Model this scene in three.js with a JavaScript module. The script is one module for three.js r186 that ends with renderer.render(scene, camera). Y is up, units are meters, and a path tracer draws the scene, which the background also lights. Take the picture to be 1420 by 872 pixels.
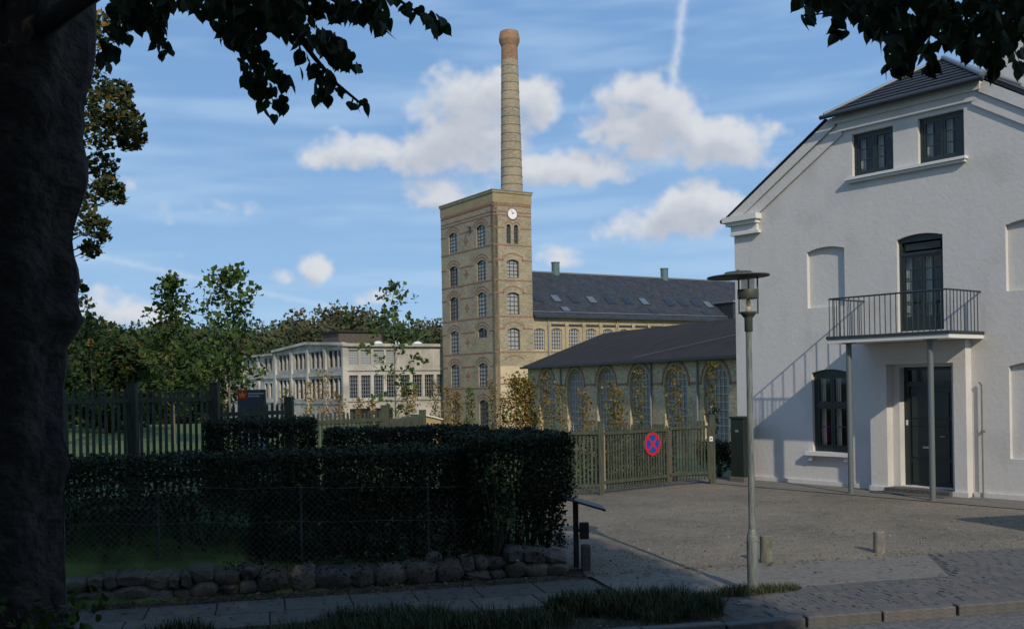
import * as THREE from 'three';
import { mergeGeometries, mergeVertices } from 'three/addons/utils/BufferGeometryUtils.js';
import { RoundedBoxGeometry } from 'three/addons/geometries/RoundedBoxGeometry.js';

// ---------- camera, sky, sun, exposure ----------
const scene = new THREE.Scene();
const EYE = 2.6, FOCAL = 1435, ROLL = 0.0172;
const camera = new THREE.PerspectiveCamera(2 * Math.atan(533 / FOCAL) * 180 / Math.PI, 1420 / 1066, 0.1, 2000);
camera.position.set(0, EYE, 0);
camera.rotation.z = -ROLL;
camera.setViewOffset(1420, 1066, 0, 0, 1420, 872);
const renderer = new THREE.WebGLRenderer({ antialias: true });
renderer.toneMapping = THREE.LinearToneMapping;
renderer.toneMappingExposure = 0.84;
renderer.shadowMap.enabled = true;
const SUN = new THREE.Vector3(0.80, 1.86, 2.84).normalize();
const sun = new THREE.DirectionalLight(new THREE.Color().setRGB(1, 0.89, 0.73), 3.5);
sun.position.copy(SUN).multiplyScalar(120); sun.castShadow = true; sun.shadow.radius = 1;
Object.assign(sun.shadow.camera, { left: -120, right: 120, top: 120, bottom: -120, near: 1, far: 400 });
sun.shadow.mapSize.set(4096, 4096);
scene.add(sun, sun.target);

// ---------- random numbers and noise ----------
function rng(seed) { let a = seed >>> 0; return () => { a = (a + 0x6d2b79f5) | 0; let t = Math.imul(a ^ (a >>> 15), 1 | a); t = (t + Math.imul(t ^ (t >>> 7), 61 | t)) ^ t; return ((t ^ (t >>> 14)) >>> 0) / 4294967296; }; }
function hash(x, y, s = 0) { let h = Math.imul(x | 0, 374761393) ^ Math.imul(y | 0, 668265263) ^ Math.imul(s | 0, 2147483647 - 58); h = Math.imul(h ^ (h >>> 13), 1274126177); h ^= h >>> 16; return (h >>> 0) / 4294967296; }
const md = (a, n) => ((a % n) + n) % n;
function vnoise(x, y, per = 0, s = 0) {
  const xi = Math.floor(x), yi = Math.floor(y), fx = x - xi, fy = y - yi, u = fx * fx * (3 - 2 * fx), v = fy * fy * (3 - 2 * fy);
  let x0 = xi, x1 = xi + 1, y0 = yi, y1 = yi + 1; if (per) { x0 = md(x0, per); x1 = md(x1, per); y0 = md(y0, per); y1 = md(y1, per); }
  const a = hash(x0, y0, s), b = hash(x1, y0, s), c = hash(x0, y1, s), d = hash(x1, y1, s);
  return a + (b - a) * u + (c - a) * v + (a - b - c + d) * u * v;
}
function fbm(x, y, oct, per = 0, s = 0) { let t = 0, a = 0.5, n = 0; for (let i = 0; i < oct; i++) { t += a * vnoise(x, y, per, s + i); n += a; a *= 0.5; x *= 2; y *= 2; per *= 2; } return t / n; }
const clamp = (x, a = 0, b = 1) => Math.min(b, Math.max(a, x));
const smooth = (a, b, x) => { const t = clamp((x - a) / (b - a)); return t * t * (3 - 2 * t); };
const mix = (a, b, t) => a + (b - a) * t;

// ---------- a place in the photograph to a point in the world (D = metres ahead of the lens) ----------
const cr = Math.cos(ROLL), sr = Math.sin(ROLL);
function dirOf(u, v) { const a = (u - 710) / FOCAL, b = -(v - 533) / FOCAL; return [a * cr + b * sr, -a * sr + b * cr]; }
function at(u, v, D) { const [X, Y] = dirOf(u, v); return new THREE.Vector3(X * D, EYE + Y * D, -D); }
function onGround(u, v, h = 0) { const [X, Y] = dirOf(u, v); const t = (h - EYE) / Y; return new THREE.Vector3(X * t, h, -t); }

// ---------- the sky: blue air, fair-weather cumulus, thin cirrus, two vapour trails ----------
{
  const W = 4096, H = 2048, data = new Float32Array(W * H * 4), r = rng(77);
  const azel = (u, v) => { const [X, Y] = dirOf(u, v); return [Math.atan(X) * 57.2958, Math.atan2(Y, Math.hypot(1, X)) * 57.2958]; };
  const blobs = [];
  const put = (u, v, ru, rv, k = 1) => { const [a, e] = azel(u, v); blobs.push([a, e, ru / 25.0, rv / 25.0, k]); };
  // [u, v, half width, half height, weight]
  for (const b of [[490, 212, 88, 30, .95], [455, 222, 50, 20, .7], [665, 165, 88, 74, 1.05], [640, 215, 105, 46, 1], [740, 150, 46, 50, .8], [790, 238, 110, 32, .95], [905, 165, 92, 54, 1.1], [950, 205, 112, 42, 1.05], [1030, 220, 60, 24, .7], [620, 268, 74, 28, .8], [925, 312, 104, 34, 1.05], [965, 285, 66, 40, 1.1], [1010, 292, 40, 24, .7],
    [775, 360, 44, 20, .95], [437, 372, 24, 28, .85], [392, 385, 20, 12, .6], [525, 417, 38, 16, .6], [318, 288, 56, 16, .55], [232, 294, 36, 18, .45], [160, 432, 64, 30, .95], [200, 440, 50, 20, .7], [1138, 160, 32, 22, .4], [245, 356, 14, 14, .45], [905, 372, 34, 14, .4], [1060, 340, 40, 20, .5], [60, 250, 90, 40, .8]]) put(...b);
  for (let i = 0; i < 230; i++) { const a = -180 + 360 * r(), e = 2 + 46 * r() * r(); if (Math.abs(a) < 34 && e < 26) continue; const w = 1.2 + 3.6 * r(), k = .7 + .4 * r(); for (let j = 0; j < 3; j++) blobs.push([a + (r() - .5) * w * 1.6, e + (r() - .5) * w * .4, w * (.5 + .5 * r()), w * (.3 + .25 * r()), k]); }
  const lon = Float64Array.from({ length: W }, (_, i) => ((i + .5) / W - .5) * 2 * Math.PI);
  const bins = Array.from({ length: 360 }, () => []);
  for (const b of blobs) for (let d = Math.floor(b[0] - b[2] * 1.9 - 1); d <= b[0] + b[2] * 1.9 + 1; d++) bins[md(d + 180, 360)].push(b);
  const trails = [[azel(932, 128), azel(952, -30), .22, .5], [azel(130, 354), azel(560, 446), .16, .26]].map(([a, b, w, k]) => [...a, ...b, w, k]);
  const dens = (az, el, list) => {
    let f = 0;
    for (const b of list) { let da = Math.abs(az - b[0]); if (da > 180) da = 360 - da; const x = da / b[2], up = el - b[1], y = up / (up < 0 ? b[3] * .8 : b[3]), q = x * x + y * y; if (q < 3.4) f = Math.max(f, b[4] * (1 - q * .5)) + .12 * b[4] * Math.max(0, 1 - q); }
    return f;
  };
  for (let j = 0; j < H; j++) {
    const el = ((j + .5) / H) * 180 - 90, e = Math.max(el, 0), se = Math.sin(e / 57.2958), t = Math.pow(1 - se, 4.2), hz = Math.pow(1 - se, 22);
    const base = [mix(.145, .40, t) + .10 * hz, mix(.31, .64, t) + .06 * hz, mix(.62, .90, t) + .02 * hz];
    for (let i = 0; i < W; i++) {
      const o = (j * W + i) * 4; let c0 = base[0], c1 = base[1], c2 = base[2];
      if (el > -1) {
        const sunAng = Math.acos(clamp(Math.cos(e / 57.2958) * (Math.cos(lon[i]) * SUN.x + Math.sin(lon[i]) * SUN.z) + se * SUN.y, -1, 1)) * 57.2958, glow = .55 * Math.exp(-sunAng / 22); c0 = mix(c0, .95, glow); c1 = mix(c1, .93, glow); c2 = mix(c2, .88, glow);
        const az = md(((i + .5) / W) * 360 - 180 + 90 + 180, 360) - 180;   // 0 = straight ahead, to the right positive
        const tt = md(az + 180, 360), px = tt * .28 + 40, py = e;
        // thin streaky cirrus
        const ci = fbm(px * .35 + py * .12, py * .9 - px * .06, 3, 0, 5), ci2 = fbm(px * 1.3, py * 2.6 - px * .3, 2, 0, 9), veil = smooth(.36, .85, ci * .7 + ci2 * .3) * .42;
        c0 = mix(c0, .50, veil); c1 = mix(c1, .68, veil); c2 = mix(c2, .90, veil);
        for (const [a0, e0, a1, e1, w, k] of trails) { const dx = a1 - a0, dy = e1 - e0, L2 = dx * dx + dy * dy, q = clamp(((az - a0) * dx + (el - e0) * dy) / L2), d = Math.hypot(az - a0 - q * dx, el - e0 - q * dy) + (vnoise(tt * 3, e * 3, 0, 3) - .5) * .12; const m = k * Math.exp(-d * d / (w * w)) * (.6 + .5 * vnoise(tt * 6, e * 6, 0, 4)); if (m > .01) { c0 = mix(c0, .86, m); c1 = mix(c1, .88, m); c2 = mix(c2, .9, m); } }
        const list = bins[Math.floor(tt)];
        if (list && list.length) {
          const f = dens(az, el, list);
          if (f > 0) {
            const n = fbm(tt * .55, e * .75, 5, 0, 21) - .5, n2 = fbm(tt * 1.9 + 3, e * 2.3, 4, 0, 31) - .5;
            const d = f - .40 + n * 1.2 + n2 * .42;
            if (d > 0) {
              const a = smooth(-.02, .62, d) * .95;
              const up = dens(az + .5, el + 1.1, list) + (fbm(tt * .55 + .28, e * .75 + .82, 4, 0, 21) - .5) * 1.2;    // how much cloud lies between here and the sun's side
              const lit = 1 - smooth(.25, 1.25, up) * .62 + n2 * .25;
              const b0 = mix(.40, .72, clamp(lit)), b1 = mix(.44, .74, clamp(lit)), b2 = mix(.53, .78, clamp(lit));
              c0 = mix(c0, b0, a); c1 = mix(c1, b1, a); c2 = mix(c2, b2, a);
            }
          }
        }
      }
      data[o] = c0 * 1.17; data[o + 1] = c1 * 1.17; data[o + 2] = c2 * 1.17; data[o + 3] = 1;
    }
  }
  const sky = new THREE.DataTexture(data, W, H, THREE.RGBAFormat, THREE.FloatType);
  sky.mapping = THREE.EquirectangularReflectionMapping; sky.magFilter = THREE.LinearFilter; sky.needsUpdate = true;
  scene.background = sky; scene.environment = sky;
}

// ---------- things, parts, structures ----------
const used = new Map();
function numbered(n) { const k = used.get(n) ?? 0; used.set(n, k + 1); return k ? n + '_' + String(k).padStart(3, '0') : n; }
function shade(o) { o.castShadow = o.receiveShadow = true; return o; }
function tag(o, label, category, group, kind) { o.userData.label = label; if (category) o.userData.category = category; if (group) o.userData.group = group; if (kind) o.userData.kind = kind; return o; }
function thing(name, label, category, pos = [0, 0, 0], turn = 0, group) { const o = new THREE.Group(); o.name = numbered(name); o.position.set(...pos); o.rotation.y = turn; scene.add(o); return tag(o, label, category, group); }
function mesh(name, geo, mat, parent) { const m = shade(new THREE.Mesh(Array.isArray(geo) ? merge(geo) : geo, mat)); m.name = parent === scene ? numbered(name) : name; parent.add(m); return m; }
function part(name, parent, pos = [0, 0, 0], turn = 0) { const g = new THREE.Group(); g.name = name; g.position.set(...pos); g.rotation.y = turn; parent.add(g); return g; }
function structure(name, geo, mat) { const m = geo ? mesh(name, geo, mat, scene) : (() => { const g = new THREE.Group(); g.name = numbered(name); scene.add(g); return g; })(); m.userData.kind = 'structure'; return m; }
function merge(list) { const a = list.map((g) => { const q = g.index ? g.toNonIndexed() : g; for (const k of Object.keys(q.attributes)) if (!['position', 'normal', 'uv'].includes(k)) q.deleteAttribute(k); return q; }); return a.length > 1 ? mergeGeometries(a) : a[0]; }
// a box from corner to corner, texture coordinates in metres
function bx(x0, x1, y0, y1, z0, z1) {
  const w = x1 - x0, h = y1 - y0, d = z1 - z0, g = new THREE.BoxGeometry(w, h, d), uv = g.attributes.uv, s = [[d, h], [d, h], [w, d], [w, d], [w, h], [w, h]];
  const off = [[z0, y0], [z0, y0], [x0, z0], [x0, z0], [x0, y0], [x0, y0]];
  for (let i = 0; i < 24; i++) { const f = i >> 2; uv.setXY(i, uv.getX(i) * s[f][0] + off[f][0], uv.getY(i) * s[f][1] + off[f][1]); }
  return g.translate((x0 + x1) / 2, (y0 + y1) / 2, (z0 + z1) / 2);
}
function rbx(w, h, d, r = .01) { return new RoundedBoxGeometry(w, h, d, 1, r); }
function bar(a, b, r, seg = 6, r2 = r) { a = new THREE.Vector3(...a); b = new THREE.Vector3(...b); const l = a.distanceTo(b), g = new THREE.CylinderGeometry(r2, r, l, seg); g.translate(0, l / 2, 0); g.applyQuaternion(new THREE.Quaternion().setFromUnitVectors(new THREE.Vector3(0, 1, 0), b.clone().sub(a).normalize())); return g.translate(a.x, a.y, a.z); }
// a wall with openings: outline and holes as lists of [x, y]; front face at z = 0
function pathOf(pts, P) { const p = new P(); pts.forEach(([x, y], i) => (i ? p.lineTo(x, y) : p.moveTo(x, y))); p.closePath(); return p; }
function wallGeo(outline, holes, depth) { const s = pathOf(outline, THREE.Shape); for (const h of holes) s.holes.push(pathOf(h, THREE.Path)); return new THREE.ExtrudeGeometry(s, { depth, bevelEnabled: false }).translate(0, 0, -depth); }
const rect = (x0, x1, y0, y1) => [[x0, y0], [x1, y0], [x1, y1], [x0, y1]];
function arched(x0, x1, y0, y1, rise, n = 8) { const o = [[x0, y0], [x1, y0]], c = (x0 + x1) / 2, w = (x1 - x0) / 2, R = (w * w + rise * rise) / (2 * rise), cy = y1 - R, a0 = Math.acos(clamp(w / R, -1, 1)); for (let i = 0; i <= n; i++) { const a = a0 + (Math.PI - 2 * a0) * i / n; o.push([c + R * Math.cos(a), cy + R * Math.sin(a)]); } return o; }
function sheetGeo(pts, y, uvs = 1) { const g = new THREE.ShapeGeometry(pathOf(pts.map(([x, d]) => [x, d]), THREE.Shape)); g.rotateX(-Math.PI / 2); g.translate(0, y, 0); return g; }  // pts as [x, metres ahead]
function slab4(a, b, c, d, th) { // a thick quad, counter-clockwise seen from its outer side
  const [A, B, C, D] = [a, b, c, d].map((p) => new THREE.Vector3(...p)), n = B.clone().sub(A).cross(D.clone().sub(A)).normalize().multiplyScalar(-th), low = [A, B, C, D].map((p) => p.clone().add(n));
  const pos = [], uv = [], q = (p0, p1, p2, p3) => { const w = p0.distanceTo(p1), h = p0.distanceTo(p3); for (const [p, x, y] of [[p0, 0, 0], [p1, w, 0], [p2, w, h], [p0, 0, 0], [p2, w, h], [p3, 0, h]]) { pos.push(p.x, p.y, p.z); uv.push(x, y); } };
  q(A, B, C, D); q(low[1], low[0], low[3], low[2]); q(B, A, low[0], low[1]); q(C, B, low[1], low[2]); q(D, C, low[2], low[3]); q(A, D, low[3], low[0]);
  const g = new THREE.BufferGeometry(); g.setAttribute('position', new THREE.Float32BufferAttribute(pos, 3)); g.setAttribute('uv', new THREE.Float32BufferAttribute(uv, 2)); g.computeVertexNormals(); return g;
}

// ---------- materials ----------
const enc = (x) => Math.round(255 * (x <= .0031308 ? 12.92 * x : 1.055 * Math.pow(clamp(x), 1 / 2.4) - .055));
function tex(n, metres, fn, colour = true) { const d = new Uint8Array(n * n * 4); for (let j = 0; j < n; j++) for (let i = 0; i < n; i++) { const c = fn(i / n, j / n, i, j), o = (j * n + i) * 4; if (colour) { d[o] = enc(c[0]); d[o + 1] = enc(c[1]); d[o + 2] = enc(c[2]); } else d[o] = d[o + 1] = d[o + 2] = Math.round(255 * clamp(c)); d[o + 3] = 255; } const t = new THREE.DataTexture(d, n, n); t.wrapS = t.wrapT = THREE.RepeatWrapping; t.magFilter = THREE.LinearFilter; t.minFilter = THREE.LinearMipmapLinearFilter; t.generateMipmaps = true; t.repeat.set(1 / metres, 1 / metres); if (colour) t.colorSpace = THREE.SRGBColorSpace; t.needsUpdate = true; return t; }
const C = (r, g, b) => new THREE.Color().setRGB(r, g, b);
const std = (r, g, b, rough = .85, extra = {}) => new THREE.MeshStandardMaterial({ color: C(r, g, b), roughness: rough, ...extra });
const mottled = (n, metres, a, b, cells, oct, seed, rough = .9, bump = 0, contrast = 1) => {
  const f = (x, y) => clamp((fbm(x * cells, y * cells, oct, cells, seed) - .5) * 2.2 * contrast + .5);
  const m = new THREE.MeshStandardMaterial({ roughness: rough, map: tex(n, metres, (x, y) => { const t = f(x, y); return [mix(a[0], b[0], t), mix(a[1], b[1], t), mix(a[2], b[2], t)]; }) });
  if (bump) { m.bumpMap = tex(n, metres, (x, y) => fbm(x * cells * 2, y * cells * 2, oct, cells * 2, seed + 40), false); m.bumpScale = bump; }
  return m;
};
function brickTex(metres, palette, mortar, seed) { const nx = Math.round(metres / .25), ny = Math.round(metres / .08); return tex(1024, metres, (x, y) => { const j = Math.floor(y * ny), xx = x * nx + (j & 1) * .5, i = md(Math.floor(xx), nx), fx = xx - Math.floor(xx), fy = y * ny - j; const patch = fbm(x * 6, y * 6, 4, 6, seed + 7), h = hash(i, j, seed) * .75 + (patch - .5) * .9 + .12, k = clamp(h) * (palette.length - 1), a = palette[Math.floor(k)], b = palette[Math.min(palette.length - 1, Math.floor(k) + 1)], t = k - Math.floor(k); const m = fx < .05 || fy < .14 ? .65 : 0, v = .9 + .2 * hash(i, j, seed + 1); return [0, 1, 2].map((q) => mix(mix(a[q], b[q], t) * v, mortar[q], m)); }); }
const M = {};
M.plaster = new THREE.MeshStandardMaterial({ roughness: .92, map: tex(1024, 5, (x, y) => { const st = fbm(x * 5, y * 5, 6, 5, 3), fine = vnoise(x * 400, y * 400, 400, 8), drip = fbm(x * 24, y * 3, 4, 3, 11), d = smooth(.56, .8, st) * .06 + smooth(.66, .9, drip) * .035, v = .60 - d + (fine - .5) * .05; return [v, v * .975, v * .935]; }), bumpMap: tex(1024, 5, (x, y) => .42 * fbm(x * 14, y * 10, 4, 14, 14) + .05 * ((y * 62) % 1 < .2 ? 0 : 1) * (.3 + vnoise(x * 31, y * 62, 62, 19) * .7) + .08 * vnoise(x * 40, y * 62, 62, 23) + .3 * vnoise(x * 90, y * 80, 90, 17) + .15 * vnoise(x * 260, y * 260, 260, 18), false), bumpScale: .007 });
M.trim = std(.68, .67, .64, .8);
M.greenPaint = std(.016, .027, .024, .4);
M.greenPaintDoor = std(.022, .034, .031, .42);
M.iron = std(.04, .05, .055, .5, { metalness: .3 });
M.ironPost = std(.14, .16, .16, .5, { metalness: .2 });
M.glass = new THREE.MeshPhysicalMaterial({ color: C(.9, .95, .95), roughness: .03, transmission: 1, thickness: 0 });
M.pale_strip = std(.62, .6, .55, .95);
M.dark = std(.02, .02, .02, .9);
M.slate = new THREE.MeshPhysicalMaterial({ specularIntensity: .35, roughness: .7, map: tex(512, 6, (x, y) => { const j = Math.floor(y * 24), i = md(Math.floor(x * 20 + (j & 1) * .5), 20), v = .026 + .018 * hash(i, j, 3) + .018 * fbm(x * 8, y * 8, 4, 8, 5) - ((y * 24) % 1 < .1 ? .015 : 0); return [v * .92, v * 1.04, v * 1.25]; }) });
M.slateWarm = new THREE.MeshPhysicalMaterial({ specularIntensity: .15, roughness: .95, map: tex(512, 6, (x, y) => { const v = .026 + .016 * fbm(x * 30, y * 30, 4, 30, 15) + .012 * fbm(x * 6, y * 6, 3, 6, 16); return [v * 1.02, v * .98, v * .96]; }) });
M.brick = new THREE.MeshStandardMaterial({ roughness: .92, map: brickTex(8, [[.21, .182, .13], [.26, .222, .15], [.31, .262, .175], [.35, .295, .195], [.40, .335, .22]], [.29, .255, .19], 41) });
M.brickDark = new THREE.MeshStandardMaterial({ roughness: .92, map: brickTex(8, [[.30, .235, .145], [.40, .315, .19], [.48, .385, .24], [.55, .45, .29]], [.42, .355, .26], 61) });
M.brickPale = new THREE.MeshStandardMaterial({ roughness: .92, map: brickTex(8, [[.30, .24, .145], [.36, .29, .175], [.40, .325, .2], [.44, .36, .23]], [.36, .3, .21], 81) });
M.brickCornice = new THREE.MeshStandardMaterial({ roughness: .9, map: brickTex(8, [[.24, .19, .10], [.30, .24, .13], [.34, .27, .15]], [.25, .21, .14], 91) });
M.redBrick = mottled(256, 4, [.23, .115, .078], [.32, .17, .115], 40, 3, 12);
M.render = mottled(512, 6, [.50, .40, .25], [.60, .49, .32], 14, 5, 44);
M.concrete = mottled(1024, 12, [.34, .32, .28], [.50, .47, .42], 10, 6, 52, .9, .004, 1.2);
M.concretePanel = mottled(512, 9, [.33, .31, .275], [.44, .415, .37], 9, 6, 57, .9, 0, 1.1);
M.wireGlass = new THREE.MeshPhysicalMaterial({ color: C(.085, .095, .105), roughness: .12 });
M.wireGlassPale = new THREE.MeshPhysicalMaterial({ color: C(.34, .35, .345), roughness: .3, specularIntensity: .5 });
M.glassDark = new THREE.MeshPhysicalMaterial({ color: C(.012, .014, .017), roughness: .12 });
M.sash = std(.035, .037, .04, .6);
M.sashPale = std(.42, .40, .36, .7);
M.glassMid = new THREE.MeshPhysicalMaterial({ color: C(.23, .225, .21), roughness: .35, specularIntensity: .5 });
M.sashGrey = std(.30, .31, .32, .6);
M.zinc = std(.22, .24, .26, .5, { metalness: .4 });
M.fence = mottled(256, 1.2, [.036, .045, .029], [.066, .079, .052], 12, 4, 71, .85);
M.fenceWorn = std(.30, .20, .13, .9);
M.galv = mottled(256, .5, [.11, .13, .12], [.20, .22, .205], 10, 4, 73, .5);
M.lampMetal = std(.065, .075, .06, .6, { metalness: .2 });
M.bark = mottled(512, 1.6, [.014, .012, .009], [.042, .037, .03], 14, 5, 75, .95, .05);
M.barkThin = std(.05, .042, .032, .95);
M.stem = std(.14, .12, .085, .95);
M.granite = [[.10, .09, .075], [.12, .10, .08], [.08, .077, .07], [.135, .118, .095], [.10, .086, .068]].map((c, i) => mottled(128, .6, c.map((x) => x * .75), c.map((x) => x * 1.3), 12, 4, 100 + i, .9, .006));
M.sett = [[.082, .081, .08], [.094, .09, .084], [.105, .097, .088], [.075, .074, .074], [.09, .083, .075]].map((c, i) => mottled(64, .3, c.map((x) => x * .8), c.map((x) => x * 1.25), 8, 3, 120 + i, .85));
M.slabs = [[.105, .094, .076], [.118, .106, .086], [.095, .086, .07]].map((c, i) => mottled(256, 1.2, c.map((x) => x * .85), c.map((x) => x * 1.18), 16, 5, 140 + i, .9, .003));
M.asphaltPath = mottled(512, 2, [.125, .115, .096], [.175, .16, .135], 40, 4, 150, .92, .004);
M.road = mottled(512, 2, [.075, .074, .072], [.135, .132, .128], 60, 3, 155, .92, .006);
M.gravel = new THREE.MeshStandardMaterial({ roughness: .96, map: tex(1024, 5, (x, y, i, j) => { const big = fbm(x * 5, y * 5, 5, 5, 160), md2 = fbm(x * 50, y * 50, 3, 50, 161), f = vnoise(x * 300, y * 300, 300, 162), h = hash(i >> 1, j >> 1, 163), v = .15 + (big - .5) * .10 + (md2 - .5) * .07 + (f - .5) * .06 + (h > .93 ? .09 : h < .06 ? -.05 : 0); return [v * 1.06, v * .90, v * .66]; }), bumpMap: tex(1024, 5, (x, y) => .5 * vnoise(x * 220, y * 220, 220, 164) + .5 * fbm(x * 40, y * 40, 4, 40, 165), false), bumpScale: .02 });
M.earth = mottled(512, 2, [.03, .024, .016], [.085, .066, .045], 20, 6, 165, .98, .03);
M.grass = mottled(512, 5, [.045, .075, .016], [.105, .155, .036], 24, 6, 170, .98, .03);
M.wood = mottled(256, .6, [.06, .052, .04], [.13, .11, .085], 10, 5, 175, .9, .003);
M.wire = std(.16, .165, .16, .5, { metalness: .5 });
// ---------- the ground ----------
const RO = [.83, 13.9], RA = [.9716, .2366], RB = [.2366, -.9716];      // along the street (t) and across it towards the road (w)
const RW = (t, w) => [RO[0] + RA[0] * t + RB[0] * w, RO[1] + RA[1] * t + RB[1] * w];
const streetTurn = Math.atan2(RA[1], RA[0]);
function street(name, kindOf) { const g = new THREE.Group(); return g; }
function land(X, D) {
  const left = smooth(-3, -9, X), s0 = mix(28, 50, left), s1 = mix(75, 92, left), drop = smooth(s0, s1, D);
  const bank = (.30 * smooth(.62, .1, X) + .65 * smooth(-1, -5.5, X)) * smooth(14.1 + .24 * X - .3, 14.9 + .24 * X, D);
  return bank * (1 - drop) - 2.2 * drop + 9 * smooth(150, 300, D) - .035;
}
{
  const xs = [], ds = [];
  for (let x = -420; x < -40; x += 20) xs.push(x); for (let x = -40; x < -10; x += 2) xs.push(x); for (let x = -10; x < 12; x += .5) xs.push(x); for (let x = 12; x < 40; x += 3) xs.push(x); for (let x = 40; x <= 420; x += 20) xs.push(x);
  for (let d = -60; d < 8; d += 6) ds.push(d); for (let d = 8; d < 30; d += .5) ds.push(d); for (let d = 30; d < 110; d += 3) ds.push(d); for (let d = 110; d <= 700; d += 15) ds.push(d);
  const pos = [], uv = [], idx = [];
  for (const d of ds) for (const x of xs) { let h = land(x, d); const w = (x - RO[0]) * RB[0] + (d - RO[1]) * RB[1]; if (w > 2.5) h = -.16; pos.push(x, h, -d); uv.push(x, d); }
  for (let j = 0; j < ds.length - 1; j++) for (let i = 0; i < xs.length - 1; i++) { const a = j * xs.length + i, b = a + 1, c = a + xs.length, e = c + 1; idx.push(a, b, e, a, e, c); }
  const g = new THREE.BufferGeometry(); g.setAttribute('position', new THREE.Float32BufferAttribute(pos, 3)); g.setAttribute('uv', new THREE.Float32BufferAttribute(uv, 2)); g.setIndex(idx); g.computeVertexNormals();
  structure('lawn_ground', g, M.grass);
}
structure('gravel_yard', sheetGeo([RW(-.3, .02), RW(20, .02), [24, 26], [24, 28.4], [-2.2, 28.4], [-2.2, 24], [-.3, 20], [.35, 14.6]], 0), M.gravel);
structure('road', sheetGeo([RW(-40, 3.05), RW(-40, 16), RW(40, 16), RW(40, 3.05)], -.10), M.road);
{ // paved footway: concrete slabs to the left, a smooth strip in front of the yard
  const g = structure('pavement', sheetGeo([RW(-16, .2), RW(-16, 1.64), RW(.2, 1.64), RW(.2, .2)], -.012), M.earth), r = rng(5);
  const geo = [0, 1, 2].map((i) => { const q = rbx(.775, .06, .69, .008); q.translate(0, -.03, 0); return q; });
  for (let k = 0; k < 15; k++) for (let row = 0; row < 2; row++) { const t = .1 - .4 - k * .79 - row * .18, [x, d] = RW(t, .58 + row * .71), m = mesh('paving_slab', geo[k % 3], M.slabs[Math.floor(r() * 3)], g); m.position.set(x, .004 + r() * .008, -d); m.rotation.set((r() - .5) * .012, streetTurn, (r() - .5) * .012); }
}
structure('footpath', sheetGeo([RW(.18, .02), RW(.18, 1.62), RW(4.6, 1.55), RW(5.35, .02)], .006), M.asphaltPath);
structure('earth_strip', sheetGeo([RW(-16, -.6), RW(-16, .22), RW(.1, .22), RW(.25, -.6)], .0), M.earth);
structure('verge', sheetGeo([RW(-16, 1.64), RW(-16, 3.0), RW(1.5, 3.0), RW(1.1, 2.2), RW(1.4, 1.66)], .0), M.earth);
{ // granite setts, the nearest as single stones, the rest joined
  const base = structure('sett_paving', sheetGeo([RW(.9, 1.6), RW(.9, 3.0), RW(11, 3.0), RW(11, 0), RW(5.35, 0), RW(4.6, 1.58)], .0035), M.settBed ??= mottled(256, 1, [.055, .052, .045], [.085, .08, .07], 20, 4, 199)), r = rng(9), sett = [];
  const shape = (w, d) => { const q = new THREE.BoxGeometry(w, .06, d), p = q.attributes.position; for (let i = 0; i < p.count; i++) if (p.getY(i) > 0) { p.setX(i, p.getX(i) * .97); p.setZ(i, p.getZ(i) * .94); } q.computeVertexNormals(); return q; };
  const geos = [.145, .16, .175, .19].map((w) => shape(w, .118)), widths = [.145, .16, .175, .19];
  for (let row = 0; row < 25; row++) { const w = .08 + row * .121; let t = .95 + r() * .1; while (t < 9.5) { const k = Math.floor(r() * 4), L = widths[k] + .004; t += L / 2; const edge = w > 1.62 ? (1.35 + .2 * Math.sin(row)) : 5.35 - w * .5 + .12, out = w > 1.62 && t < 1.25; if (t > edge && !out) sett.push([t, w, k]); t += L / 2; } }
  sett.sort((a, b) => Math.hypot(...RW(a[0], a[1])) - Math.hypot(...RW(b[0], b[1])));
  const inView = sett.filter(([t, w]) => { const [x, d] = RW(t, w); return x / d < .5; }), first = new Set(inView.slice(0, 300)), rest = [];
  for (const s of sett) { const [x, d] = RW(s[0], s[1]), y = -.021 + r() * .008, rx = (r() - .5) * .06, rz = (r() - .5) * .05;
    if (first.has(s)) { const m = mesh('sett', geos[s[2]], M.sett[Math.floor(r() * 5)], base); m.position.set(x, y, -d); m.rotation.set(rx, streetTurn, rz); } else { const q = geos[s[2]].clone(); q.applyMatrix4(new THREE.Matrix4().makeRotationFromEuler(new THREE.Euler(rx, streetTurn, rz)).setPosition(x, y, -d)); rest.push(q); } }
  mesh('far_setts', rest, M.sett[1], base).userData.kind = 'stuff';
}
{ const k = structure('kerb', sheetGeo([RW(-16, 2.98), RW(-16, 3.1), RW(14, 3.1), RW(14, 2.98)], -.11), M.earth), r = rng(13), g = rbx(.92, .17, .16, .02); for (let i = 0; i < 26; i++) { const [x, d] = RW(-12 + i * .94, 3.07), m = mesh('kerb_stone', g, M.sett[Math.floor(r() * 5)], k); m.position.set(x, -.078 + r() * .022, -d); m.rotation.set((r() - .5) * .08, streetTurn + (r() - .5) * .05, (r() - .5) * .03); m.scale.x = .97 + .03 * r(); } }
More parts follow.
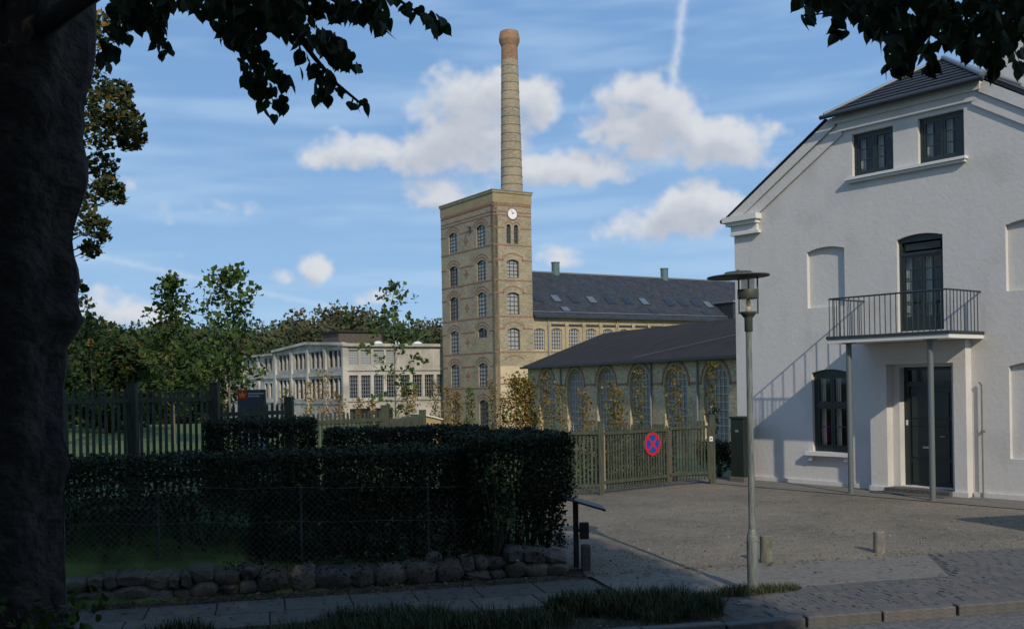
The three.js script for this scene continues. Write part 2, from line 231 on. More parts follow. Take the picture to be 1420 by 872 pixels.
// scatters: loose stones on the yard, fallen leaves, grass blades
function scatter(name, geo, mat, list, parent, colours) { const im = shade(new THREE.InstancedMesh(geo, mat, list.length)); im.name = parent === scene ? numbered(name) : name; const m = new THREE.Matrix4(), q = new THREE.Quaternion(), e = new THREE.Euler(), v = new THREE.Vector3(), s = new THREE.Vector3(); list.forEach((a, i) => { m.compose(v.set(a[0], a[1], a[2]), q.setFromEuler(e.set(a[3], a[4], a[5], 'YXZ')), s.set(a[6], a[7] ?? a[6], a[8] ?? a[6])); im.setMatrixAt(i, m); if (colours) im.setColorAt(i, colours(i, a)); }); parent.add(im); im.userData.kind = 'stuff'; return im; }
{
  const r = rng(21), stones = [], col = C(1, 1, 1);
  while (stones.length < 5200) { const x = .4 + 9 * r(), d = 14 + 12 * r() * r() + 1 * r(); const [w] = [(x - RO[0]) * RB[0] + (d - RO[1]) * RB[1]]; if (w > -.05) continue; const z = .006 + .016 * r() * r() * r() + (r() < .02 ? .015 : 0); stones.push([x, z * .25, -d, r() * 6, r() * 6, r() * 6, z, z * .7, z]); }
  tag(scatter('gravel_stones', new THREE.IcosahedronGeometry(1, 0), std(1, 1, 1, .9), stones, scene, () => { const v = .10 + .22 * r() * r(); return C(v, v * .9, v * .76); }), 'loose pebbles scattered over the sunlit gravel yard', 'gravel');
}
const leafGeo = (() => { const g = new THREE.BufferGeometry(); g.setAttribute('position', new THREE.Float32BufferAttribute([0, 0, 0, .42, .5, .10, 0, .48, 0, 0, 0, 0, 0, .48, 0, -.42, .5, .10, 0, .48, 0, .42, .5, .10, 0, 1, -.06, 0, .48, 0, 0, 1, -.06, -.42, .5, .10], 3)); g.setAttribute('uv', new THREE.Float32BufferAttribute(new Array(24).fill(0), 2)); g.computeVertexNormals(); return g; })();
const heartLeaf = (() => { // a lime leaf: heart shaped with a drawn-out tip, a little folded along its rib
  const half = [[0, .06], [.16, 0], [.34, .05], [.46, .22], [.46, .42], [.36, .62], [.2, .8], [.06, .94], [0, 1.08]], pos = []; for (const s of [1, -1]) for (let i = 0; i < half.length - 1; i++) { const a = [0, .4, 0], p = half[i], q = half[i + 1], P = [s * p[0], p[1], .22 * p[0] * p[0] + .05 * p[0] - .08 * p[1] * p[1]], Q = [s * q[0], q[1], .22 * q[0] * q[0] + .05 * q[0] - .08 * q[1] * q[1]]; pos.push(...(s > 0 ? [a, P, Q] : [a, Q, P]).flat()); }
  const g = new THREE.BufferGeometry(); g.setAttribute('position', new THREE.Float32BufferAttribute(pos, 3)); g.setAttribute('uv', new THREE.Float32BufferAttribute(new Array(pos.length / 3 * 2).fill(0), 2)); g.computeVertexNormals(); return g; })();
const bladeGeo = (() => { const g = new THREE.BufferGeometry(); g.setAttribute('position', new THREE.Float32BufferAttribute([-.04, 0, 0, .04, 0, 0, .03, .55, .08, -.04, 0, 0, .03, .55, .08, -.03, .55, .08, -.03, .55, .08, .03, .55, .08, 0, 1, .3], 3)); g.setAttribute('uv', new THREE.Float32BufferAttribute(new Array(18).fill(0), 2)); g.computeVertexNormals(); return g; })();
const leafMat = (t = .28) => new THREE.MeshPhysicalMaterial({ color: C(1, 1, 1), roughness: .75, transmission: t, thickness: 0, specularIntensity: .35 });
M.leaf = leafMat(.25); M.leafThin = leafMat(.4); M.leafDull = std(1, 1, 1, .8);
{
  const r = rng(23), blades = [], litter = [];
  const tuft = (t, w, n, h, sp) => { for (let i = 0; i < n; i++) { const a = r() * 6.28, q = sp * Math.sqrt(r()), [x, d] = RW(t + q * Math.cos(a), w + q * Math.sin(a) * .5); blades.push([x, -.01, -d, (r() - .3) * .5, r() * 6.28, (r() - .5) * .5, h * (.5 + .7 * r())]); } };
  for (let i = 0; i < 26000; i++) { const t = -8 + 9.4 * r(), w = 1.7 + 1.2 * r(); if (t > 1.05 - .5 * Math.abs(w - 2.3)) continue; const n = fbm(t * 1.6, w * 2, 3, 0, 4), h = (.07 + .16 * smooth(.35, .7, n)) * (.6 + .6 * r()), [x, d] = RW(t, w); if (n < .3 && r() < .5) continue; blades.push([x, -.01, -d, (r() - .3) * .6, r() * 6.28, (r() - .5) * .6, h * .8, h, h]); }
  tuft(1.62, 1.74, 900, .13, .36); tuft(2.05, 1.72, 700, .11, .3); tuft(1.3, 1.72, 500, .1, .3); tuft(-.3, 2.05, 1500, .24, .7); tuft(.35, 2.2, 900, .2, .5); tuft(-1.6, 2.5, 900, .2, .8);
  for (let i = 0; i < 260; i++) tuft(-.4 - 6 * r(), .18 + (r() - .5) * .1, 3, .08, .05);
  tag(scatter('verge_grass', bladeGeo, M.leafDull, blades, scene, () => { const v = r(), b = .6 + .8 * r(); return C(mix(.026, .075, v * v) * b, mix(.044, .07, v) * b, mix(.011, .022, v) * b); }), 'long tufts of grass growing along the kerbside verge', 'grass');
  const lawn = []; for (let i = 0; i < 14000; i++) { const t = -8 + 5.6 * r(), w = -.75 - 3.2 * r(), [x, d] = RW(t, w), s = .05 + .06 * r(); lawn.push([x, land(x, d) - .01, -d, (r() - .3) * .7, r() * 6.28, (r() - .5) * .7, s, s, s]); }
  tag(scatter('garden_grass', bladeGeo, M.leafDull, lawn, scene, () => { const b = .6 + .7 * r(); return C(.03 * b, .05 * b, .012 * b); }), 'shaded rough grass under the bare hedge stems', 'grass');
  for (let i = 0; i < 1500; i++) { const t = -7 + 13 * r() * Math.sqrt(r()), w = r() < .5 ? -.1 + .55 * r() * r() : .3 + 2.6 * r(), [x, d] = RW(t, w), s = .03 + .035 * r(); litter.push([x, .02 + .01 * r(), -d, Math.PI / 2 + (r() - .5) * .9, r() * 6.28, (r() - .5) * .7, s]); }
  for (let i = 0; i < 160; i++) { const x = 1 + 7 * r(), d = 14.5 + 8 * r(), s = .03 + .03 * r(); litter.push([x, .014, -d, Math.PI / 2 + (r() - .5) * .7, r() * 6.28, 0, s]); }
  tag(scatter('fallen_leaves', leafGeo, M.leafDull, litter, scene, () => { const v = r(); return C(mix(.07, .2, v), mix(.045, .11, v), mix(.02, .035, v)); }), 'brown fallen leaves lying on pavement and verge', 'leaves');
}

// ---------- foliage and trees ----------
function leafColour(r, a, b, autumn = 0) { return () => { const t = r(), k = .75 + .5 * r(); if (autumn && r() < autumn) return C(mix(.16, .34, t) * k, mix(.09, .19, t) * k, .02 * k); return C(mix(a[0], b[0], t) * k, mix(a[1], b[1], t) * k, mix(a[2], b[2], t) * k); }; }
function clump(list, r, c, rad, n, size, keep) { // leaves spread through an uneven ball, thicker towards its outside
  for (let i = 0; i < n; i++) { let x, y, z, q; do { x = r() * 2 - 1; y = r() * 2 - 1; z = r() * 2 - 1; q = x * x + y * y + z * z; } while (q > 1 || q < .04); const k = Math.pow(q, -.16); const p = [c[0] + x * k * rad[0], c[1] + y * k * rad[1], c[2] + z * k * rad[2]]; if (keep && !keep(p)) continue; const s = size * (.6 + .7 * r()); list.push([...p, (r() - .5) * 2.6 + .9, r() * 6.283, (r() - .5) * 2.2, s]); }
}
function limb(pts, r0, r1, seg = 7, wob = 0) { const c = new THREE.CatmullRomCurve3(pts.map((p) => new THREE.Vector3(...p))), n = Math.max(4, pts.length * 3), g = new THREE.TubeGeometry(c, n, 1, seg, false), p = g.attributes.position; for (let i = 0; i <= n; i++) { const o = c.getPointAt(i / n), rad = mix(r0, r1, Math.pow(i / n, .8)); for (let j = 0; j <= seg; j++) { const k = i * (seg + 1) + j, w = 1 + wob * (vnoise(i * .9 + 5, (j % seg) * 1.7, 0, 3) - .5); p.setXYZ(k, o.x + (p.getX(k) - o.x) * rad * w, o.y + (p.getY(k) - o.y) * rad * w, o.z + (p.getZ(k) - o.z) * rad * w); } } g.computeVertexNormals(); return g; }
function tree(name, label, x, D, h, spread, o = {}) { // a trunk with limbs and a crown of leaf clumps
  const r = rng(o.seed ?? 1), y0 = o.y ?? land(x, D), g = thing(name, label, o.cat ?? 'tree', [x, y0, -D], 0, o.group), trunk = [], leaves = [], tr = o.r ?? h * .014, low = o.low ?? .3;
  const lean = [(r() - .5) * .05 * h, (r() - .5) * .05 * h]; trunk.push(limb([[0, -.1, 0], [lean[0] * .3, h * .35, lean[1] * .3], [lean[0] * .7, h * .7, lean[1] * .7], [lean[0], h * .95, lean[1]]], tr, tr * .15, 6));
  const n = o.limbs ?? 16;
  for (let i = 0; i < n; i++) { const f = low + (1 - low) * (i + .5) / n, a = i * 2.4 + r() * .9, prof = o.prof ? o.prof(f) : Math.sin(Math.PI * Math.pow(clamp((f - low) / (1 - low) * .92 + .06), .8)), L = spread * (.25 + .8 * prof) * (.7 + .5 * r()), bx0 = lean[0] * f, bz0 = lean[1] * f, up = L * (o.rise ?? .45), tip = [bx0 + L * Math.cos(a), h * f + up, bz0 + L * Math.sin(a)], midp = [bx0 + L * .5 * Math.cos(a), h * f + up * .35, bz0 + L * .5 * Math.sin(a)];
    trunk.push(limb([[bx0, h * f - .05 * h, bz0], midp, tip], tr * (1 - f * .75) * .5, tr * .06, 4)); const cl = o.clump ?? L * .42; clump(leaves, r, tip, [cl * 1.1, cl * .8, cl * 1.1], o.n ?? 120, o.size ?? .14); clump(leaves, r, midp, [cl * .9, cl * .7, cl * .9], (o.n ?? 120) * .6, o.size ?? .14); }
  clump(leaves, r, [lean[0], h, lean[1]], [spread * .22, spread * .3, spread * .22], o.n ?? 120, o.size ?? .14);
  mesh('trunk', trunk, o.bark ?? M.barkThin, g); scatter('crown', o.leaf ?? leafGeo, M.leaf, leaves, g, leafColour(r, o.a ?? [.03, .06, .012], o.b ?? [.07, .115, .025], o.autumn ?? 0)); return g;
}
// the big lime at the kerb, its trunk in the shade
{
  const g = thing('lime_tree', 'thick dark lime trunk at the kerb with hanging heart shaped leaves', 'tree', [-4.98, -.05, -10.1]), r = rng(31);
  const seg = 40, rows = 56, pos = [], uv = [], idx = [], top = 7.2;
  for (let j = 0; j <= rows; j++) for (let i = 0; i <= seg; i++) { const y = top * j / rows, a = i / seg * Math.PI * 2, ca = Math.cos(a), sa = Math.sin(a); let rad = .50 + .28 * Math.exp(-y * 3.2) + .2 * smooth(4.6, 7.2, y) + .07 * smooth(2.9, 3.7, y);
    for (const [by, ba, bw, bh, bk] of [[3.33, .1, .5, .17, .2], [4.75, 0, .6, .4, .16], [1.95, .2, .4, .16, .11], [3.75, -.1, .4, .25, .08], [2.9, .1, .5, .12, .05], [5.3, .2, .5, .1, .07], [5.9, -.2, .7, .5, .1], [2.6, 2.2, .6, .4, .1], [1.0, 1.4, .5, .5, .09]]) { const da = Math.atan2(Math.sin(a - ba), Math.cos(a - ba)); rad += bk * Math.exp(-(da * da) / (bw * bw) - ((y - by) ** 2) / (bh * bh)); }
    rad += .035 * Math.sin(a * 7 + y * .6 + Math.sin(y) * .8) + .05 * (fbm(ca * 2 + 9, y * 1.1 + sa * 2, 4, 0, 6) - .5) + .03 * (vnoise(a * 9, y * 2.4, 0, 8) - .5); pos.push(rad * ca + .02 * y, y, rad * sa); uv.push(i / seg * 3.2, y); }
  for (let j = 0; j < rows; j++) for (let i = 0; i < seg; i++) { const a = j * (seg + 1) + i, b = a + 1, c = a + seg + 1, d = c + 1; idx.push(a, d, b, a, c, d); }
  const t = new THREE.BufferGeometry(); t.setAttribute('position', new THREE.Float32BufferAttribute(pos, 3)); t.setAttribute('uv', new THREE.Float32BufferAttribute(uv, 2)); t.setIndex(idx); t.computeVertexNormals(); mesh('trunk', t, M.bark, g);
  const L = (pts) => pts.map(([u, v, D]) => { const p = at(u, v, D); return [p.x + 4.98, p.y + .05, p.z + 10.1]; });
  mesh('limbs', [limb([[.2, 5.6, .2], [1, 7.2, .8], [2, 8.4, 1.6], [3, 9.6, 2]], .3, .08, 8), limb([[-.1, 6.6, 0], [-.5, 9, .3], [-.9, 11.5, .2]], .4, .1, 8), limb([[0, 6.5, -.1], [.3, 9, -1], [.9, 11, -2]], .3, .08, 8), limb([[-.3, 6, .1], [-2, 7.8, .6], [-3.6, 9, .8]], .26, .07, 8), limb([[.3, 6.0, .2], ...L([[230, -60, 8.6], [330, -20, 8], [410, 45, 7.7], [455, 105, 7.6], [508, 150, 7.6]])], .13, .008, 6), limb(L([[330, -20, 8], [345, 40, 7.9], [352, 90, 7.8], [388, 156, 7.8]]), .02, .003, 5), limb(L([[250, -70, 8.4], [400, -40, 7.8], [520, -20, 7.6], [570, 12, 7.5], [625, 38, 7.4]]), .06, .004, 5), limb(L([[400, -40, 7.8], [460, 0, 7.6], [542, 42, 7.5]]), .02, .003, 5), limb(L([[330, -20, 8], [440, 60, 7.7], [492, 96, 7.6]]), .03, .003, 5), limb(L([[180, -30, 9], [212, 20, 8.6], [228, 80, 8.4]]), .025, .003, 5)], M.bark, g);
  // leaves that hang into view
  const leaves = [], hang = (u, v, D, s) => { const p = at(u, v, D); leaves.push([p.x + 4.98, p.y + .05, p.z + 10.1, Math.PI + (r() - .5) * 1.3, r() * 6.283, (r() - .5) * 1.2, s]); };
  const inside = (P, x, y) => { let c = false; for (let i = 0, j = P.length - 1; i < P.length; j = i++) if (P[i][1] > y !== P[j][1] > y && x < (P[j][0] - P[i][0]) * (y - P[i][1]) / (P[j][1] - P[i][1]) + P[i][0]) c = !c; return c; };
  const fill = (P, n, D0, D1) => { const us = P.map((p) => p[0]), vs = P.map((p) => p[1]), a = Math.min(...us), b = Math.max(...us), c = Math.min(...vs), d = Math.max(...vs); for (let k = 0; k < n;) { const u = mix(a, b, r()), v = mix(c, d, r()); if (inside(P, u, v)) { hang(u, v - 8, mix(D0, D1, r()), .07 + .045 * r()); k++; } } };
  const twig = (pts, n, sp, D) => { for (let k = 0; k < n; k++) { const f = r() * (pts.length - 1), i = Math.min(pts.length - 2, Math.floor(f)), q = f - i; hang(mix(pts[i][0], pts[i + 1][0], q) + (r() - .5) * sp, mix(pts[i][1], pts[i + 1][1], q) + (r() - .5) * sp - 4, D + (r() - .5) * .5, .075 + .04 * r()); } };
  fill([[236, -40], [245, 8], [272, 16], [296, 38], [312, 62], [330, 66], [352, 66], [372, 44], [402, 58], [440, 74], [486, 80], [478, 62], [440, 40], [432, 20], [480, 34], [520, 38], [536, 40], [520, -40]], 900, 6.9, 8.3);
  fill([[160, -40], [150, 30], [168, 66], [186, 40], [200, 50], [216, 70], [232, 30], [238, -40]], 280, 7.6, 8.8);
  fill([[140, 60], [136, 100], [150, 95], [165, 75], [150, 40]], 30, 8.4, 9);
  twig([[345, 50], [352, 90], [366, 120], [388, 152]], 74, 34, 7.8); twig([[366, 78], [388, 100], [400, 118]], 14, 12, 7.8); twig([[420, 80], [440, 100], [462, 122], [508, 148]], 40, 22, 7.6); twig([[438, 116], [446, 140]], 9, 14, 7.6); twig([[440, 60], [470, 76], [492, 84]], 30, 22, 7.6); twig([[542, 0], [570, 14], [600, 30], [624, 40]], 22, 14, 7.4); twig([[500, 10], [530, 34], [540, 42]], 20, 16, 7.5); twig([[212, 20], [226, 60], [230, 76]], 14, 14, 8.4); twig([[116, 398], [122, 402]], 3, 4, 9.5);
  scatter('hanging_leaves', heartLeaf, M.leaf, leaves, g, leafColour(r, [.016, .028, .008], [.035, .055, .014]));
  const crown = []; for (let i = 0; i < 46; i++) { const a = i * 2.4, f = r(), R = 4.2 * Math.sqrt(r()), c = [R * Math.cos(a), 7.4 + 4.2 * f * (1 - R / 11), R * Math.sin(a) + .3]; clump(crown, r, c, [1.2, .9, 1.2], 330, .15, (p) => { const D = 10.1 - p[2], v = 545 - (p[1] - 2.65) / D * FOCAL; return v < -25; }); }
  scatter('crown', leafGeo, M.leaf, crown, g, leafColour(r, [.02, .04, .01], [.05, .08, .02]));
  const shoots = []; for (let i = 0; i < 26; i++) clump(shoots, r, [.35 + .65 * r(), .15 + .75 * r() * r(), .25 + .5 * r()], [.2, .2, .2], 9, .085); scatter('basal_shoots', heartLeaf, M.leaf, shoots, g, leafColour(r, [.03, .06, .012], [.06, .10, .02]));
}
{ // a tall unseen hedge added behind the camera: it closes the foreground off from the low sky
  const g = thing('added_screen_hedge', 'tall unseen hedge added behind the camera to block low sky', 'hedge', [-4, 0, 8.5], streetTurn), r = rng(33), L = []; for (let i = 0; i < 30000; i++) { const f = r(), y = 8.5 * r(); L.push([-40 + 58 * r(), y + .5 * (r() - .5), -.5 * r() * r() + (f < .3 ? -.9 : 0), (r() - .5) * 1.2, r() * 6.28, (r() - .5) * 3, .3 + .25 * r()]); }
  scatter('foliage', leafGeo, M.leafDull, L, g, leafColour(r, [.015, .03, .008], [.04, .065, .016])); const st = []; for (let i = 0; i < 30; i++) { const x = -25 + i * 1.45; st.push(limb([[x, -.2, -.5], [x + .1, 3, -.5], [x - .1, 5.6, -.5]], .06, .02, 5)); } mesh('stems', st, M.barkThin, g);
}
// limes on the near side of the street, behind the camera: they throw the shade and hang into view at the upper right
{
  const edge = (p) => p[0] + .334 * -p[2];        // lines along which the sun's shadows fall
  const spots = [[-4.8, -2.2, 18, 4.6], [-.4, -3.2, 18, 4.5], [4.2, -2.4, 15, 3.8], [-9.6, -1.8, 18, 4.6]], says = ['tall lime tree on the near pavement whose shade covers the hedge', 'broad lime tree behind the viewpoint shading the verge', 'lime tree whose leaves hang over the white house gable', 'outer lime tree of the near pavement row shading the left fence'];
  spots.forEach(([x, D, h, R], k) => {
    const g = thing('lime_tree', says[k], 'tree', [x, 0, -D], 0, 'limes along the near pavement'), r = rng(200 + k), trunk = [limb([[0, -.2, 0], [.1, h * .3, .1], [-.1, h * .6, 0], [0, h * .9, 0]], .4, .08, 10, .2)], leaves = [];
    const okay = (p) => { const wx = p[0] + x, wz = p[2] - D, q = edge([wx, p[1], wz]); if (q > 6.05 + .35 * (vnoise(wx * 1.1, wz * 1.1 + p[1], 0, 7) - .5)) return false; const d = -wz; if (q > 1.3 && d + (p[1] - 2) / .655 > 17.2) return false; if (d > .3) { const u = 710 + FOCAL * wx / d, v = 533 - FOCAL * (p[1] - EYE) / d; if (u > -60 && u < 1480 && v > -40) return false; } return true; };
    for (let i = 0; i < 110; i++) { const a = i * 2.4 + r(), f = r(), q = R * Math.sqrt(r()), y = 5.0 + (h - 5.4) * f, k2 = Math.sqrt(Math.max(.1, 1 - Math.pow((y - (5 + h) / 2) / (h / 2 - 1.5), 2))), c = [q * k2 * Math.cos(a), y, q * k2 * Math.sin(a)]; if (!okay(c)) continue; if (i % 3 === 0) trunk.push(limb([[0, y * .62, 0], [c[0] * .5, y * .82, c[2] * .5], c], .1, .015, 5)); clump(leaves, r, c, [1.3, 1.05, 1.3], 440, .18, okay); }
    if (k === 2) {
      const hangs = [], hang = (u, v, D2, s) => { const p = at(u, v, D2); hangs.push([p.x - x, p.y, p.z + D, Math.PI + (r() - .5) * 1.3, r() * 6.283, (r() - .5) * 1.2, s]); };
      const P = [[1106, -60], [1108, 4], [1118, 22], [1148, 6], [1160, 30], [1176, 40], [1196, 22], [1212, 42], [1222, 60], [1232, 84], [1258, 92], [1268, 72], [1292, 84], [1302, 62], [1340, 74], [1376, 88], [1420, 78], [1470, 70], [1470, -60]];
      const inside = (px, y) => { let c = false; for (let i = 0, j = P.length - 1; i < P.length; j = i++) if (P[i][1] > y !== P[j][1] > y && px < (P[j][0] - P[i][0]) * (y - P[i][1]) / (P[j][1] - P[i][1]) + P[i][0]) c = !c; return c; };
      for (let n = 0; n < 760;) { const u = mix(1100, 1470, r()), v = mix(-60, 95, r()); if (!inside(u, v)) continue; n++; hang(u, v - 8, mix(5.6, 6.8, r()), .07 + .045 * r()); }
      for (const [u, v] of [[1118, 30], [1160, 34], [1166, 52], [1205, 44], [1230, 96], [1246, 98], [1258, 96], [1290, 98], [1294, 92], [1380, 100], [1386, 92], [1414, 92], [1345, 80], [1368, 84]]) for (let i = 0; i < 3; i++) hang(u + (r() - .5) * 9, v - 8 + (r() - .5) * 9, 6.1, .08 + .035 * r());
      scatter('hanging_leaves', heartLeaf, M.leaf, hangs, g, leafColour(r, [.016, .028, .008], [.035, .055, .014]));
      const L = (pts) => pts.map(([u, v, D2]) => { const p = at(u, v, D2); return [p.x - x, p.y, p.z + D]; });
      trunk.push(limb([[0, 4.6, 0], [.2, 6.4, -3.6], ...L([[1480, -80, 6.6], [1340, -10, 6.3], [1250, 40, 6.2], [1238, 90, 6.2]])], .12, .006, 6), limb(L([[1420, -40, 6.4], [1400, 20, 6.2], [1384, 90, 6.1]]), .012, .003, 4), limb(L([[1380, -60, 6.4], [1240, -20, 6.2], [1160, 15, 6.1], [1112, 22, 6]]), .02, .003, 5));
    }
    mesh('trunk', trunk, M.bark, g); scatter('crown', leafGeo, M.leaf, leaves, g, leafColour(r, [.02, .04, .01], [.05, .08, .02]));
  });
}
// ---------- the garden corner: stone wall, hedges, wire netting ----------
{
  const g = thing('stone_wall', 'low dry wall of rounded field boulders under the hedge', 'wall', [RO[0], 0, -RO[1]], streetTurn), r = rng(41), vars = [];
  for (let k = 0; k < 7; k++) { const q = mergeVertices(new THREE.IcosahedronGeometry(.5, 1).deleteAttribute('uv').deleteAttribute('normal'), 1e-4), p = q.attributes.position; const e = k % 3 ? 4.5 : 9; for (let i = 0; i < p.count; i++) { const v = new THREE.Vector3().fromBufferAttribute(p, i).multiplyScalar(2), l = Math.pow(Math.pow(Math.abs(v.x), e) + Math.pow(Math.abs(v.y), e) + Math.pow(Math.abs(v.z), e), 1 / e); v.multiplyScalar(.5 / l * (.84 + .3 * hash(i, k, 3))); p.setXYZ(i, v.x, v.y, v.z); } q.computeVertexNormals(); const n = q.toNonIndexed(); const uv = []; for (let i = 0; i < n.attributes.position.count; i++) uv.push(n.attributes.position.getX(i), n.attributes.position.getY(i)); n.setAttribute('uv', new THREE.Float32BufferAttribute(uv, 2)); if (k % 3) n.computeVertexNormals(); vars.push(n); }
  const stone = (t, y, w, h, d) => { const m = mesh('stone', vars[Math.floor(r() * 7)], M.granite[Math.floor(r() * 5)], g); m.position.set(t, y, .22 + (r() - .5) * .07); m.scale.set(w, h, d); m.rotation.set((r() - .5) * .2, (r() - .5) * .4, (r() - .5) * .14); };
  // local x runs along the street, local z towards the hedge is negative
  let t = -6.9; while (t < -.3) { const big = t > -4.3 && t < -1.7, w = big ? .3 + .16 * r() : .24 + .18 * r(), h = big ? .26 + .1 * r() : .14 + .12 * r(); stone(t + w / 2, h / 2 - .04, w * 1.12, h * 1.12, .42); if (!big) { const n = 1 + Math.round(r() * .8), w2 = w / n; for (let k = 0; k < n; k++) stone(t + w2 * (k + .5) + (r() - .5) * .05, h + .045, w2 * (1.08 + .15 * r()), .17 + .09 * r(), .36); } else if (r() < .2) stone(t + w * .95, h - .02, w * .5, .15, .3); t += w * .88; }
  g.position.set(RO[0] - RB[0] * .62, 0, -(RO[1] - RB[1] * .62));
}
function hedge(name, label, boxes, o) { // boxes in street coordinates [t0, t1, w0, w1, y0, y1, leaves], leaves close to the faces
  const g = thing(name, label, 'hedge', [RO[0], 0, -RO[1]], streetTurn), r = rng(o.seed), L = [];
  for (const [t0, t1, w0, w1, y0, y1, n] of boxes) { const a = (t1 - t0), b = (w1 - w0), c = (y1 - y0), S = [a * c, a * b, b * c]; S.push(a * c);
    for (let i = 0; i < n; i++) { let k = r() * (S[0] * 1.3 + S[1] * 1.2 + S[2] * 2 + S[0] * .5), x = mix(t0, t1, r()), w = mix(w0, w1, r()), y = mix(y0, y1, r()); const d = -.14 * Math.log(1 - .9 * r()) - .03 + .09 * (fbm(x * 2.2, y * 2.2 + w * 2, 3, 0, 12) - .5); if ((k -= S[0] * 1.3) < 0) w = w1 - d; else if ((k -= S[1] * 1.2) < 0) y = y1 - d; else if ((k -= S[2]) < 0) x = t1 - d; else if ((k -= S[2]) < 0) x = t0 + d; else w = w0 + d; if (o.thin && y < o.thin[2] && x < o.thin[0] && r() < o.thin[1]) continue; const s = (o.size ?? .045) * (.6 + .8 * r()); L.push([x, y, w, (r() - .5) * 3, r() * 6.28, (r() - .5) * 3, s]); } }
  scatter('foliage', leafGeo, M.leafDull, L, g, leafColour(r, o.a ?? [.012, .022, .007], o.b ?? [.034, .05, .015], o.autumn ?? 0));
  const st = []; for (const [x, w, h] of o.stems ?? []) for (let k = 0; k < 5; k++) { const dx = (r() - .5) * .9, dw = (r() - .5) * .4; st.push(limb([[x + dx * .1, .2, w + dw * .1], [x + dx * .45, h * .5, w + dw * .5], [x + dx, h, w + dw]], .022, .008, 5)); } if (st.length) mesh('stems', st, M.barkThin, g); return g;
}
const stemsAlong = (a, b, n, w, h) => Array.from({ length: n }, (_, i) => [mix(a, b, (i + .5) / n), w, h]);
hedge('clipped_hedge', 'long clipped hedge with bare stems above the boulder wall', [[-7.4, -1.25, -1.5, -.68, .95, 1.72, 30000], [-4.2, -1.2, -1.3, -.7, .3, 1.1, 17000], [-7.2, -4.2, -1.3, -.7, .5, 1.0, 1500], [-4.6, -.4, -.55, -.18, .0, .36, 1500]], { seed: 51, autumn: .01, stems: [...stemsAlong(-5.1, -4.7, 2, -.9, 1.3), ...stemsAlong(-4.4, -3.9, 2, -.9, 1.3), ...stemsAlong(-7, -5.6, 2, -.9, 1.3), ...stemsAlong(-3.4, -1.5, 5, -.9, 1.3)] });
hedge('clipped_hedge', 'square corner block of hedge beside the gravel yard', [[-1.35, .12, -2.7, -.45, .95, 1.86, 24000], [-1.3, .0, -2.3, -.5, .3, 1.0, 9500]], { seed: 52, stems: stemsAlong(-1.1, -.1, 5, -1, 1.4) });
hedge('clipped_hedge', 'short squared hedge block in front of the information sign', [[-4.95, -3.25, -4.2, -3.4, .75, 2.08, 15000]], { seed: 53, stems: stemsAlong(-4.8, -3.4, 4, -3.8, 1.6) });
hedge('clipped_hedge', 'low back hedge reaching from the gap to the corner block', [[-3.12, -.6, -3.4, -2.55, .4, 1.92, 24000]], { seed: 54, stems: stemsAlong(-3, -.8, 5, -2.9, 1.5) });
{
  const g = thing('wire_fence', 'sagging diamond wire netting on thin posts before the hedge', 'fence', [RO[0], 0, -RO[1]], streetTurn), W = [], x0 = -7.2, x1 = -.25, y0 = .32, z = -.66, top = (x) => mix(1.42, 1.18, (x - x0) / (x1 - x0)) - .03 * Math.sin((x - x0) * 2.6) ** 2;
  for (const s of [1, -1]) for (let a = x0 - 1.4; a < x1 + 1.4; a += .085) { const pts = []; for (let k = 0; k <= 6; k++) { const y = y0 + 1.12 * k / 6, x = a + s * (y - y0); if (x < x0 || x > x1 || y > top(x)) continue; pts.push([x, y, z + .008 * s + .02 * Math.sin(x * 3)]); } if (pts.length > 1) W.push(bar(pts[0], pts[pts.length - 1], .0026, 3)); }
  mesh('netting', W, M.wire, g).userData.kind = 'stuff';
  for (const yy of [0, .45]) { const q = []; for (let k = 0; k < 12; k++) { const a = mix(x0, x1, k / 12), b = mix(x0, x1, (k + 1) / 12); q.push(bar([a, top(a) - yy, z], [b, top(b) - yy, z], .004, 4)); } mesh('line_wire', q, M.wire, g); }
  for (const x of [-7.1, -5.4, -3.6, -1.9, -.3]) mesh('post', [bar([x, 0, z - .02], [x, top(x) + .03, z - .02], .02, 8)], M.lampMetal, g);
}
{ // shrub by the corner and the dark one beyond the gate
  const mk = (label, x, D, y, h, R, n, seed, a, b, size = .07) => { const r = rng(seed), g = thing('shrub', label, 'shrub', [x, y, -D]), L = [], st = []; for (let i = 0; i < 16; i++) { const q = i * 2.4, rr = R * Math.sqrt(r()) * .8, yy = h * (.25 + .65 * r()); st.push(limb([[0, -.05, 0], [rr * .4 * Math.cos(q), yy * .5, rr * .4 * Math.sin(q)], [rr * Math.cos(q), yy, rr * Math.sin(q)]], .014, .004, 4)); clump(L, r, [rr * Math.cos(q), yy, rr * Math.sin(q)], [R * .4, h * .2, R * .4], n, size); } mesh('stems', st, M.barkThin, g); scatter('foliage', leafGeo, M.leafDull, L, g, leafColour(r, a, b)); };
  const s = RW(-1.0, -.4); mk('loose leafy shoots growing out of the hedge front', s[0], s[1], .3, 1.3, .34, 34, 61, [.02, .05, .008], [.05, .09, .016], .06);
  mk('dark evergreen shrub between gate post and green cabinet', 5.55, 27.9, 0, 1.0, .7, 190, 62, [.006, .011, .005], [.016, .026, .01]);
}

